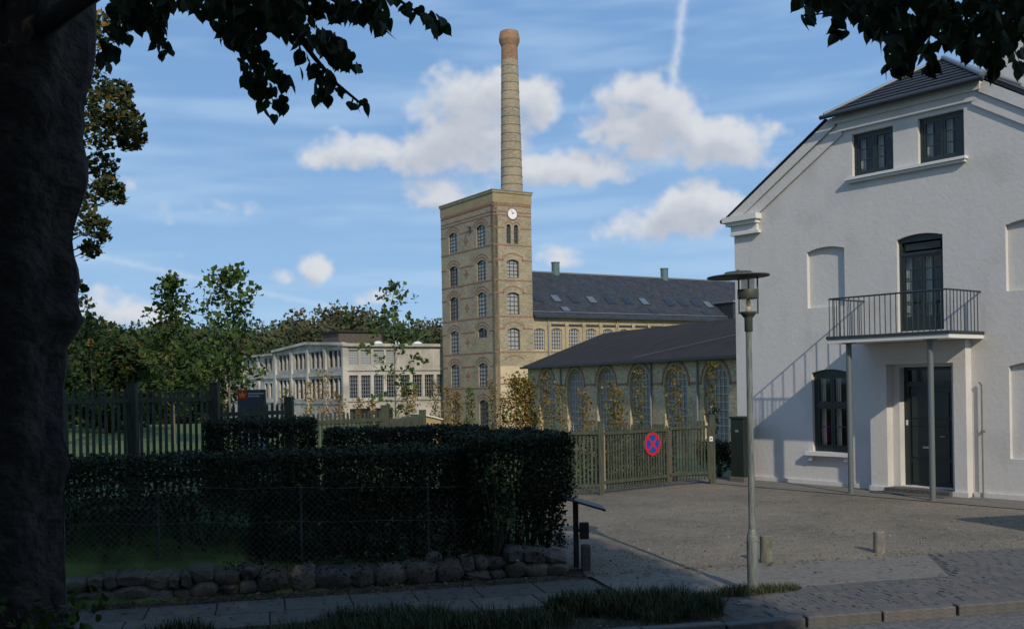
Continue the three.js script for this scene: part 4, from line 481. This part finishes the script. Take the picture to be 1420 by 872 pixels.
{
  const T = thing('brick_tower', 'tall yellow brick factory tower with red bands and clock', 'tower', [TC[0], 0, -TC[1]], GRID), W = 4.15, L = 10.35, top = 20.5, h1 = 19.4;
  // openings: south face (local x 0..W at z 0); west face (seen along -z at x 0)
  const R = [[1.38, 2.70, 12.5, 14.2, .22], [1.38, 2.70, 9.1, 11.15, .22], [1.38, 2.70, 5.8, 7.85, .22]], twin = [[1.41, 1.89, 15.65, 17.45, .22], [2.22, 2.70, 15.65, 17.45, .22]];
  const rowsL = [[15.55, 17.6], [12.3, 14.3], [9.0, 11.28], [5.65, 7.95], [2.42, 4.66], [-1.3, 1.2]], Lw = []; for (const [a, b] of rowsL) { Lw.push([6.98, 8.72, a, b, .3]); Lw.push([1.46, 3.2, b === 7.95 ? 7.02 : a, b, .3]); }
  mesh('south_wall', wallGeo(rect(0, W, 4.3, h1), [...R, ...twin].map((w) => arched(...w)), .5), M.brick, T); mesh('rendered_base', wallGeo(rect(0, W, FL - .5, 4.3), [], .5), M.render, T);
  const west = wallGeo(rect(-L, 0, FL - .5, h1), Lw.map(([a, b, c, d, e]) => arched(-b, -a, c, d, e)), .5); const wm = mesh('west_wall', west, M.brick, T); wm.rotation.y = -Math.PI / 2; // local x of the wall = -(distance back)
  // rotation -90°: wall x -> +z ... so mirrored distances run backwards along -z
  mesh('rear_walls', [bx(.5, W, FL - .5, h1, -L, -L + .4), bx(W - .4, W, FL - .5, h1, -L + .4, -.5), bx(.5, W - .4, 19.0, 19.3, -L + .4, -.5)], M.brick, T);
  mesh('cornice', [bx(-.04, W + .04, h1, 20.3, -L - .04, .04), bx(-.12, W + .12, 20.3, top, -L - .12, .12)], M.brickCornice, T);
  const dent = []; for (let i = 0; i < 15; i++) dent.push(bx(.1 + i * .275, .24 + i * .275, 19.22, h1, .0, .06)); for (let i = 0; i < 37; i++) dent.push(bx(-.06, 0, 19.22, h1, -.2 - i * .275 - .14, -.2 - i * .275)); mesh('dentil_course', dent, M.redBrick, T); mesh('coping', [bx(-.16, W + .16, top, top + .08, -L - .16, .16)], M.zinc, T);
  const bands = [[19.12, .1], [18.55, .09], [18.25, .09], [15.45, .12], [12.2, .12], [8.85, .12], [5.55, .12]]; for (const [y, h] of bands) mesh('brick_band', [bx(-.03, W + .0, y, y + h, -.002, .03), bx(-.03, 0, y, y + h, -L, -.002)], M.redBrick, T);
  for (const [y, h] of [[2.25, .12], [.95, .1], [-1.2, .12]]) mesh('brick_band', [bx(0, W, y + .35, y + .35 + h, 0, .03)], M.redBrick, T); for (const y of [2.25, -1.5]) mesh('brick_band', [bx(-.03, 0, y, y + .12, -L, 0)], M.redBrick, T);
  for (const w of R) { factoryWindow(T, w, { cols: 3, rows: 5, glass: M.wireGlassPale, z: -.25 }); archBand(T, w[0] - .35, w[1] + .35, w[3] + .62, .32, .12, [0, 0, 0], 0); mesh('brick_band', [bx(0, w[0] - .35, w[3] - .12, w[3], 0, .03), bx(w[1] + .35, W, w[3] - .12, w[3], 0, .03), bx(w[0] - .47, w[0] - .35, w[3] - .12, w[3] + .3, 0, .03), bx(w[1] + .35, w[1] + .47, w[3] - .12, w[3] + .3, 0, .03)], M.redBrick, T); }
  for (const w of twin) { factoryWindow(T, w, { cols: 2, rows: 5, z: -.25 }); archBand(T, w[0] - .18, w[1] + .18, w[3] + .3, .3, .1, [0, 0, 0], 0); } mesh('brick_band', [bx(0, 1.2, 17.05, 17.16, 0, .03), bx(2.9, W, 17.05, 17.16, 0, .03)], M.redBrick, T); archBand(T, .95, 3.15, 5.35, .4, .12, [0, 0, 0], 0);
  for (const w of Lw) { const a = [-w[1], -w[0], w[2], w[3], w[4]], glass = hash(w[2] * 10, w[0] * 10, 2) > .5 ? M.wireGlass : M.wireGlassPale; factoryWindow(T, a, { turn: -Math.PI / 2, cols: 3, rows: w[3] - w[2] > 1.5 ? 6 : 3, z: -.18, glass }); for (const k of [0, .28]) archBand(T, a[0] - .25 - k, a[1] + .25 + k, w[3] + .32 + k, .42 + k * .4, .09, [0, 0, 0], -Math.PI / 2); }
  for (const [a, b] of rowsL) mesh('brick_band', [bx(-.03, 0, b - .35, b - .24, -6.5, -3.7), bx(-.03, 0, b - .35, b - .24, -1.0, -.05), bx(-.03, 0, b - .35, b - .24, -L, -9.25)], M.redBrick, T);
  for (const y of [16.45, 13.3, 10.05, 6.75, 3.5]) { const q = []; for (const [dy, dz] of [[.28, 0], [-.28, 0], [0, .28], [0, -.28], [0, 0]]) q.push(bx(-.03, 0, y + dy - .12, y + dy + .12, -5.14 + dz - .12, -5.14 + dz + .12)); mesh('brick_diamond', q, M.redBrick, T); }
  mesh('hoist_bracket', [bx(-.3, .05, 17.55, 17.68, -4.32, -4.2), bx(-.1, 0, 17.1, 17.68, -4.32, -4.2)], M.dark, T);
  const ck = part('clock', T, [2.06, 18.42, .03]); mesh('clock_face', new THREE.CylinderGeometry(.48, .48, .06, 32).rotateX(Math.PI / 2), std(.8, .8, .78, .5), ck); mesh('clock_rim', new THREE.TorusGeometry(.53, .06, 8, 32), M.redBrick, ck); mesh('clock_hand', [bx(-.025, .025, 0, .36, .032, .04).rotateZ(.25), bx(-.03, .03, 0, .25, .034, .042).rotateZ(-.95)], M.dark, ck);
  // round chimney shaft
  const S = part('chimney', T, [3.0, 0, -1.5]), prof = (y) => mix(1.07, .80, (y - 20) / 13.2), lathe = (p, n = 28) => { const g = new THREE.LatheGeometry(p.map(([a, b]) => new THREE.Vector2(a, b)), n), uv = g.attributes.uv; for (let i = 0; i < uv.count; i++) uv.setXY(i, uv.getX(i) * 5.6, g.attributes.position.getY(i)); return g; };
  mesh('shaft', lathe([[1.07, 19.5], [.80, 33.2]]), M.brick, S); mesh('shaft_neck', lathe([[.80, 33.2], [.775, 34.5]]), M.brickRed ??= new THREE.MeshStandardMaterial({ roughness: .92, map: brickTex(8, [[.20, .11, .06], [.27, .15, .085], [.33, .2, .11]], [.22, .18, .13], 95) }), S); mesh('chimney_head', lathe([[.775, 34.5], [.98, 35.0], [.99, 35.3], [.86, 35.9], [.80, 35.95], [.5, 35.9]]), M.brickRed, S); mesh('chimney_cap', lathe([[.7, 35.9], [.62, 36.02], [0, 36.08]]), M.zinc, S);
  for (let y = 20.6; y < 33.3; y += .8) mesh('iron_hoop', new THREE.TorusGeometry(prof(y) + .002, .02, 5, 28).rotateX(Math.PI / 2).translate(0, y, 0), M.sash, S);
}
{
  const x0 = 4.18, x1 = 36, E = 9.1, B = thing('factory_wing', 'long yellow brick factory wing with slate roof and roof windows', 'building', [TC[0], 0, -TC[1]], GRID), wins = [[4.3, 5.5, 5.78, 7.85, .2]]; for (let k = 0; k < 8; k++) wins.push([6.27 + k * 2.02, 7.47 + k * 2.02, 5.78, 7.9, .2]);
  mesh('wall', wallGeo(rect(x0, x1, FL - .5, E), wins.map((w) => arched(...w)), .45).translate(0, 0, -.06), M.brickPale, B); mesh('end_wall', [bx(x1 - .45, x1 - .001, FL - .5, E, -11, -.52), bx(x0, x1 - .46, FL - .5, E, -11, -10.6)], M.brickPale, B);
  for (const w of wins) factoryWindow(B, w, { z: -.26, cols: 4, rows: 6, mat: M.sashPale, glass: M.wireGlass, t: .06 });
  wins.slice(1).forEach((w) => { mesh('lintel_beam', [bx(w[0] - .02, w[1] + .58, 8.12, 8.28, -.06, .06)], M.sash, B); }); for (let k = 0; k <= 8; k++) mesh('pilaster', [bx(5.62 + .2 + k * 2.02, 6.05 + k * 2.02, 5.2, 8.1, -.06, .05), bx(5.75 + k * 2.02, 6.12 + k * 2.02, 8.1, 8.45, -.06, .09)], M.brickPale, B);
  mesh('brick_band', [bx(x0, x1, 5.55, 5.67, -.06, -.03), bx(x0, x1, 8.95, 9.06, -.06, -.02)], M.redBrick, B);
  for (const x of [5.85, 14.05, 22.86]) mesh('drainpipe', [bar([x, FL, .06], [x, 8.8, .06], .06, 8)], M.zinc, B);
  const roof = part('roof', B); mesh('slope', slab4([x0, 8.98, .35], [x1 + .3, 8.98, .35], [x1 + .3, 13.95, -6.2], [x0, 13.95, -6.2], .15), M.slate, roof); mesh('slope', slab4([x1 + .3, 8.98, -12.4], [x0, 8.98, -12.4], [x0, 13.95, -6.2], [x1 + .3, 13.95, -6.2], .15), M.slate, roof); mesh('gable', wallGeo([[-12, 8.6], [-.1, 8.6], [-6.05, 13.7]], [], .3).rotateY(-Math.PI / 2).translate(x1 - .32, 0, 0).scale(1, 1, 1), M.brickPale, roof); mesh('ridge', [bx(x0, x1 + .3, 13.9, 14.04, -6.32, -6.08)], M.zinc, roof); mesh('gutter', [bx(x0, x1 + .3, 8.84, 9.0, .32, .46)], M.iron, roof); mesh('snow_rail', [bx(x0, x1, 9.42, 9.47, -.12, -.08)], M.zinc, roof);
  // roof windows: along the slope
  const sl = Math.atan2(4.97, 6.55), put = (s, hgt, w, h, m) => { const rw = part('roof_window', roof); rw.position.set(s, hgt, .35 - (hgt - 8.98) / 4.97 * 6.55); rw.rotation.x = -(Math.PI / 2 - sl); mesh('frame', [bx(-w / 2 - .09, w / 2 + .09, -h / 2 - .09, h / 2 + .09, -.02, .07)], M.sash, rw); mesh('pane', [bx(-w / 2, w / 2, -h / 2, h / 2, .06, .082)], m, rw); };
  const pale = new THREE.MeshPhysicalMaterial({ color: C(.10, .125, .15), roughness: .15 });
  [[6.1, 10.9], [8.25, 10.9], [10.4, 10.9], [12.55, 10.9], [14.8, 10.9], [17.05, 10.9], [19.2, 10.9], [22.6, 10.9], [24.4, 10.9], [26.3, 10.9], [27.9, 10.8]].forEach(([s, h], i) => { put(s, h, .8, 1.1, [1, 3, 6, 10].includes(i) ? pale : M.glassDark); if ([1, 6, 9].includes(i)) put(s + .1, h - 1.15, .8, .7, i === 1 ? pale : M.glassDark); });
  for (const x of [11.0, 25.4]) { const v = mesh('roof_vent', [bar([x, 13.4, -6.2], [x, 14.95, -6.2], .42, 16), bar([x, 14.93, -6.2], [x, 15.05, -6.2], .46, 16)], std(.09, .15, .16, .6), B); }
  const st = thing('stair_block', 'dark slate clad stair block at the end of the factory wing', 'building', [TC[0], 0, -TC[1]], GRID); mesh('wall', bx(28.9, 33, FL - .5, 10.9, -3, .7), M.slate, st); mesh('roof', bx(28.75, 33.2, 10.9, 11.1, -3.2, .9), M.zinc, st); mesh('window', bx(29.3, 30.6, 9.0, 10.4, .7, .73), M.glassDark, st);
}
{ // the low hall with tall round-arched windows
  const turn = Math.atan2(.9239, .3827), H = thing('arched_hall', 'low brick hall with tall round arched windows and dark roof', 'building', [1.126, 0, -72], -turn), E = 3.86, len = 27, wins = [[1.95, 4.35], [6.26, 8.6], [10.45, 12.75], [14.5, 16.78], [18.3, 20.55], [22.05, 24.2]].map(([a, b]) => [a, b, -.75, 3.5, (b - a) / 2 - .01]);
  mesh('wall', wallGeo(rect(0, len, FL - .4, E), wins.map((w) => arched(...w, 16)), .5), M.brickDark, H); mesh('end_wall', [bx(0, .5, FL - .4, E, -9.6, -.505), bx(len - .5, len, FL - .4, E, -9.6, -.505), bx(.5, len - .5, FL - .4, E, -9.6, -9.1)], M.brickDark, H);
  for (const w of wins) { const g = factoryWindow(H, w, { z: -.26, cols: 6, rows: 11, mat: M.sashPale, glass: M.glassMid, t: .05 }), c = (w[0] + w[1]) / 2, fan = []; for (let i = 1; i < 8; i++) { const a = Math.PI * i / 8; fan.push(bar([c + .35 * Math.cos(a), 2.35 + .35 * Math.sin(a), -.28], [c + 1.12 * Math.cos(a), 2.35 + 1.12 * Math.sin(a), -.28], .02, 4)); } mesh('fan_bars', fan, M.sashPale, g); archBand(H, w[0] - .3, w[1] + .3, w[3] + .3, (w[1] - w[0]) / 2 + .28, .13, [0, 0, 0], 0); mesh('reveal_trim', [...bandAlong(arched(w[0] - .13, w[1] + .13, w[2], w[3] + .13, (w[1] - w[0]) / 2 + .11, 14).slice(2).reverse(), .12, .02, 0)], M.brickPale, H); mesh('sill', bx(w[0] - .1, w[1] + .1, -.87, -.75, -.3, .08), M.redBrick, H); }
  const xs = [0, ...wins.flatMap((w) => [w[0] - .16, w[1] + .16]), len]; for (const y of [2.45, .2]) for (let i = 0; i < xs.length; i += 2) mesh('brick_band', bx(xs[i], xs[i + 1], y, y + .12, -.01, .03), M.redBrick, H);
  for (const x of [5.45, 16.98, 21.6]) mesh('drainpipe', [bar([x, FL, .09], [x, 3.55, .09], .06, 8), bar([x, 3.55, .09], [x, 3.78, .3], .05, 8)], M.zinc, H);
  const roof = part('roof', H), o = .35, rh = 6.05, ri = 2.4, rm = -4.8; mesh('slope', slab4([-o, E - .06, o], [len, E - .06, o], [len, rh, rm], [ri, rh, rm], .14), M.slateWarm, roof); mesh('slope', slab4([len, E - .06, -9.6 - o], [-o, E - .06, -9.6 - o], [ri, rh, rm], [len, rh, rm], .14), M.slateWarm, roof); mesh('hip', slab4([-o, E - .06, -9.6 - o], [-o, E - .06, o], [ri - .01, rh, rm + .01], [ri - .01, rh, rm - .01], .14), M.slateWarm, roof); mesh('gutter', [bx(-o - .05, len, E - .2, E - .06, o - .02, o + .1), bx(-o - .1, -o + .02, E - .2, E - .06, -9.9, o)], M.iron, roof); mesh('lightning_wire', [bar([15.6, E + .12, o], [24, 5.2, -2.6], .015, 4)], M.zinc, roof);
}
{ // white concrete block behind the saplings: short lit front, long receding side
  const WC = [-16.095, 100], B = thing('concrete_block', 'pale concrete factory block with long rows of windows', 'building', [WC[0], 0, -WC[1]], GRID), F = 10.7, T = 6.85;
  const up = [[.33, 1.37], [1.61, 2.7], [2.97, 4.08], [4.33, 5.4]].map(([a, b]) => [a, b, 4.72, 6.23]), lo = [[.35, 1.33], [1.63, 2.66], [2.98, 4.03], [4.36, 5.42], [5.9, 6.9], [7.2, 8.28], [8.55, 9.6], [9.9, 10.6]].map(([a, b]) => [a, b, 1.5, 3.75]), gr = [[.4, 2.6], [3.0, 5.0]].map(([a, b]) => [a, b, -2, .5]);
  mesh('front_wall', wallGeo(rect(0, F, FL - .5, 6.55), [...up, ...lo, ...gr].map((w) => rect(...w)), .4), M.concrete, B); const end = [[5.8, 6.9], [7.1, 8.2], [8.4, 9.5], [9.7, 10.6]]; mesh('blank_panel', [...end.map(([a, b]) => bx(a, b, 4.4, 6.15, .0, .04))], M.concretePanel, B);
  mesh('front_ledge', [bx(-.1, F, 4.18, 4.4, 0, .14), bx(-.1, F, 1.2, 1.45, 0, .14), bx(-.1, F, 6.45, 6.6, 0, .1)], M.concrete, B); mesh('corner_pier', bx(-.3, .2, FL - .5, 6.9, -.2, .12), M.concrete, B);
  const rail = (w) => factoryWindow(B, w, { z: -.22, cols: 4, rows: 6, mat: M.sashGrey, t: .03, glass: w[2] > 4 ? M.wireGlassPale : M.glassDark }); [...up, ...lo].forEach(rail); gr.forEach((w) => factoryWindow(B, w, { z: -.22, cols: 2, rows: 2, glass: M.glassDark }));
  // the long side runs back along local -z; two shallow-gabled pavilions with a link between
  const side = (s) => -s, Wn = [], bays = [.7, 5.7, 10.7, 15.75]; for (const b of bays) for (let k = 0; k < 3; k++) { const a = b + k * 1.3; Wn.push([a, a + 1.05, 4.6, 6.25], [a, a + 1.05, 1.45, 3.5]); } for (const b of [21.9, 23.6, 28.6, 30.4, 33]) Wn.push([b, b + .95, 4.7, 6.1], [b, b + .95, 1.5, 3.2]); for (const b of [41, 45.2, 49.4]) for (let k = 0; k < 3; k++) Wn.push([b + k * 1.25, b + k * 1.25 + .95, 4.6, 6.2], [b + k * 1.25, b + k * 1.25 + .95, 1.45, 3.4]);
  const wall = mesh('side_wall', wallGeo([[-54, FL - .5], [-.02, FL - .5], [-.02, 6.7], [-10.2, 7.15], [-20.8, 6.7], [-20.8, 6.4], [-39.6, 6.4], [-39.6, 6.7], [-47.2, 7.05], [-54, 6.7]], Wn.map(([a, b, c, d]) => rect(-b, -a, c, d)), .4), M.concrete, B); wall.rotation.y = -Math.PI / 2;
  for (const [a, b, c, d] of Wn) factoryWindow(B, [-b, -a, c, d], { turn: -Math.PI / 2, z: -.24, cols: 2, rows: 5, t: .04, glass: (Math.round(a) % 3) ? M.wireGlass : M.glassDark });
  const pier = (s) => bx(-.22, 0, FL - .5, 6.6, -s - .3, -s + .3); mesh('side_pier', [.25, 5.05, 10.05, 15.05, 20.4, 26.5, 32.4, 40.1, 44.8, 49, 53.6].map(pier), M.concrete, B); mesh('side_ledge', [bx(-.16, 0, 3.75, 4.15, -54, -.3), bx(-.12, 0, 6.35, 6.5, -54, -.3), bx(-.1, 0, .95, 1.2, -54, -.3)], M.concrete, B); mesh('spandrel_panel', [...bays, 41, 45.2, 49.4].flatMap((b) => [bx(-.05, 0, 4.18, 4.55, -b - 3.7, -b), bx(-.05, 0, 1.22, 1.42, -b - 3.7, -b)]), M.concretePanel, B);
  mesh('fascia', [bx(-.35, F + .2, 6.56, T, -1, .35)], M.concrete, B); const fas = mesh('side_fascia', [...bandAlong([[-54.3, 6.95], [-47.2, 7.32], [-39.6, 6.95]], .28, .4, 0), ...bandAlong([[-39.6, 6.62], [-20.9, 6.62]], .25, .35, 0), ...bandAlong([[-20.9, 6.95], [-10.2, 7.42], [.1, 6.95]], .28, .4, 0)], M.concrete, B); fas.rotation.y = -Math.PI / 2;
  mesh('roof', [bx(.3, F, 6.35, 6.5, -54, -.42)], M.slateWarm, B); mesh('rear_walls', [bx(F - .3, F, FL - .5, 6.3, -20, -.45)], M.concrete, B);
  const P = part('penthouse', B, [0, 0, 0]); mesh('wall', bx(1.4, 6.2, 6.5, 8.2, -9.5, -5), M.wood, P); mesh('flat_roof', bx(1.2, 6.4, 8.2, 8.42, -9.7, -4.8), M.slateWarm, P); for (const x of [4.2, 6.1, 8.6]) mesh('dome_skylight', new THREE.SphereGeometry(.62, 16, 8, 0, 6.3, 0, 1.57).scale(1, .9, 1).translate(x, 6.62, -1.6), std(.75, .76, .76, .3), B);
  const s = thing('garden_shed', 'small tan shed beside the brick tower foot', 'shed', [-3.6, land(-3.6, 46), -46], .5); mesh('wall', [wallGeo([[-.45, -.2], [.45, -.2], [.45, 1.35], [-.45, 1.6]], [], 1.2)], mottled(128, 1, [.30, .22, .11], [.40, .30, .16], 6, 4, 400), s); mesh('roof', slab4([-.52, 1.62, .1], [.52, 1.36, .1], [.52, 1.36, -1.3], [-.52, 1.62, -1.3], .05), M.trim, s);
}
// ---------- planting beyond the fence ----------
{
  const U = (u, D) => (u - 710) / FOCAL * D;
  tree('young_tree', 'leafy young maple standing clear against the sky by the concrete block', U(318, 33), 33, 5.3, .95, { seed: 401, size: .19, n: 34, clump: .34, limbs: 24, low: .30, a: [.03, .065, .012], b: [.09, .14, .03], r: .055, bark: M.stem, prof: (f) => f < .55 ? .95 : 1.25 * (1 - f) + .35, rise: .5 });
  tree('young_tree', 'bushy young maple with a narrow top beside the taller one', U(240, 32), 32, 5.0, .72, { seed: 402, size: .18, n: 40, clump: .34, limbs: 22, low: .22, a: [.025, .055, .012], b: [.075, .12, .025], r: .05, bark: M.stem, prof: (f) => f < .6 ? .9 : 1.2 * (1 - f) + .2, rise: .5 });
  tree('young_tree', 'thin sparse sapling in front of the concrete block front', U(548, 40), 40, 5.9, .95, { seed: 403, size: .23, n: 16, clump: .3, limbs: 16, low: .14, a: [.035, .07, .014], b: [.10, .15, .035], r: .04, bark: M.stem, rise: .5 });
  tree('young_tree', 'feathery young tree just beside the big lime trunk', U(128, 34), 34, 4.0, .7, { seed: 404, size: .17, n: 30, clump: .3, limbs: 16, low: .25, a: [.025, .05, .014], b: [.06, .10, .025], r: .05 });
  const dark = [['dense dark bush massed behind the tall slatted fence', 150, 42, 3.0, 1.9], ['rounded broadleaf tree rising behind the slatted fence', 205, 56, 4.0, 2.6], ['dark broadleaf tree filling the gap left of the concrete block', 262, 66, 4.4, 2.8], ['spreading tree half hidden by the lime trunk', 98, 48, 4.0, 2.4], ['olive green tree between bushes and young maples', 232, 80, 5.6, 3.4]];
  dark.forEach(([l, u, D, h, s], i) => tree('broadleaf_tree', l, U(u, D), D, h, s, { seed: 420 + i, size: .32, n: 200, clump: s * .4, limbs: 20, low: .08, a: [.02, .042, .01], b: [.055, .085, .02], autumn: .04, r: .16 }));
  // tall crown that shows past the trunk
  { const g = thing('chestnut_tree', 'tall brownish tree crown showing past the lime trunk', 'tree', [U(30, 27), land(U(30, 27), 27), -27]), r = rng(440), L = [], tr = [limb([[0, -.2, 0], [.1, 4, 0], [.2, 8, .1], [.1, 12, 0]], .22, .05, 8)], o = g.position;
    for (const [u, v, R, n] of [[150, 150, .62, 420], [172, 172, .5, 330], [182, 196, .34, 200], [140, 186, .5, 260], [128, 120, .55, 280], [165, 128, .36, 200], [110, 60, .8, 320], [140, 40, .5, 200], [140, 232, .42, 220], [152, 262, .36, 210], [162, 276, .2, 70], [128, 270, .4, 180], [132, 316, .34, 190], [124, 346, .28, 130], [142, 330, .16, 60], [100, 300, .6, 200], [80, 180, .9, 300], [60, 90, 1, 300], [90, 420, .7, 200]]) { const p = at(u, v, 27 + (r() - .5) * 1.4), c = [p.x - o.x, p.y - o.y, p.z - o.z]; clump(L, r, c, [R, R * .85, R], n, .16); tr.push(limb([[.1, Math.max(1, c[1] - 1.4), 0], [c[0] * .5, c[1] - .5, c[2] * .5], c], .05, .008, 4)); }
    mesh('trunk', tr, M.bark, g); scatter('crown', leafGeo, M.leaf, L, g, leafColour(r, [.03, .048, .014], [.075, .085, .026], .07)); }
  // autumn saplings in a row along the buildings
  const S = [[398, 46, 2.3, .8, .2], [428, 46, 2.6, .9, .9], [452, 47, 3.2, 1, .9], [470, 47, 2.2, .8, .9], [497, 48, 2.0, .7, .85], [516, 48, 1.9, .6, .8], [538, 48, 1.6, .6, .3], [562, 49, 2.6, .8, .75], [572, 50, 2.6, .7, .9], [604, 50, 2.9, .8, .5], [622, 51, 2.6, .8, .85], [634, 51, 2.4, .6, .8], [650, 46, 2.4, .5, .05], [682, 51, 3.0, .6, .5], [697, 51, 2.1, .5, .6], [716, 48, 2.9, 1.3, .6], [731, 48, 2.9, 1.2, .55], [757, 46, 3.0, .7, .8], [778, 46, 2.5, .9, .75], [812, 45, 2.2, .8, .9], [846, 44, 2.6, .8, .6], [858, 44, 2.2, .6, .7], [887, 43, 3.0, .6, .55], [938, 41, 3.0, .8, .65], [987, 39, 3.1, .5, .35]];
  const says = ['thin green sapling by the fence post past the information sign', 'copper sapling before the second bay of the concrete block side', 'tallest copper sapling before the concrete block side', 'copper sapling hugging the corner pier of the concrete block', 'copper sapling under the first lit window of the concrete block front', 'small golden sapling under the second lit window of the block front', 'stunted sapling at the foot of the thin green young tree', 'golden sapling right beside the thin green young tree', 'copper sapling before the shaded windows of the block front', 'yellow green sapling rising behind the tan shed', 'copper sapling at the far corner of the brick tower', 'copper sapling between the two ground windows of the tower', 'narrow bright green sapling against the tower side', 'tall sapling at the near corner of the brick tower', 'small sapling before the pale rendered tower foot', 'broad golden bush before the pale rendered tower foot', 'broad yellow green bush where tower and arched hall meet', 'tall golden sapling before the first arched window past the tower', 'bushy golden sapling at the first drainpipe of the arched hall', 'small copper sapling before the second arched window past the tower', 'golden sapling before the third arched window past the tower', 'smaller golden sapling beside the third arched window', 'tall thin sapling before the fourth arched window', 'copper topped sapling before the fifth arched window', 'narrow yellow green column sapling before the last arched window'];
  S.forEach(([u, D, h, s, a], i) => { const bush = s > 1.1, x = U(u, D); tree('hornbeam_sapling', says[i], x, D, h * .98, s * .5, { cat: 'sapling', group: 'saplings planted along the factory', seed: 500 + i, y: EYE - (597 - 533 + (u - 710) * .0172) / FOCAL * D - .55, size: .11, n: bush ? 46 : 12, clump: s * .26, limbs: bush ? 24 : 18, low: .12, autumn: a, a: [.05, .075, .014], b: [.12, .15, .03], r: .022, bark: M.stem, rise: .7, prof: (f) => .75 - .5 * f }); });
  // low hedge plants at the foot of the left fence
  // the wood on the far slope, too far off to tell its trees apart
  const r = rng(601), L = [], cols = [], hue = () => { const v = r(); return v < .2 ? [.075, .058, .022] : v < .5 ? [.055, .07, .022] : [.035, .058, .018]; };
  const crownAt = (x, y, D, R, h) => { const c = hue(), before = L.length; for (let k = 0; k < 9; k++) { const a = r() * 6.28, q = R * .62 * Math.sqrt(r()); clump(L, r, [x + q * Math.cos(a), y + h * (.3 + .62 * r()), -D + q * Math.sin(a)], [R * .5, h * .2, R * .5], 105, .8); } for (let i = before; i < L.length; i++) cols.push(c); };
  for (let i = 0; i < 330; i++) { const D = 165 + 95 * r(), u = -60 + 760 * r() + (r() < .25 ? 400 * r() : 0), x = (u - 710) / FOCAL * D, hs = 11.5 + 4 * r() + 2.6 * Math.exp(-(((u - 460) / 70) ** 2)) - 2 * smooth(520, 700, u); crownAt(x, land(x, D) - 1, D, 4.2 + 2 * r(), hs); }
  tag(scatter('woodland', leafGeo, M.leafDull, L, scene, (i) => { const c = cols[i], k = .65 + .7 * r(); return C(c[0] * k, c[1] * k, c[2] * k); }), 'autumn tinged wood along the far slope', 'woodland');
}
renderer.render(scene, camera);
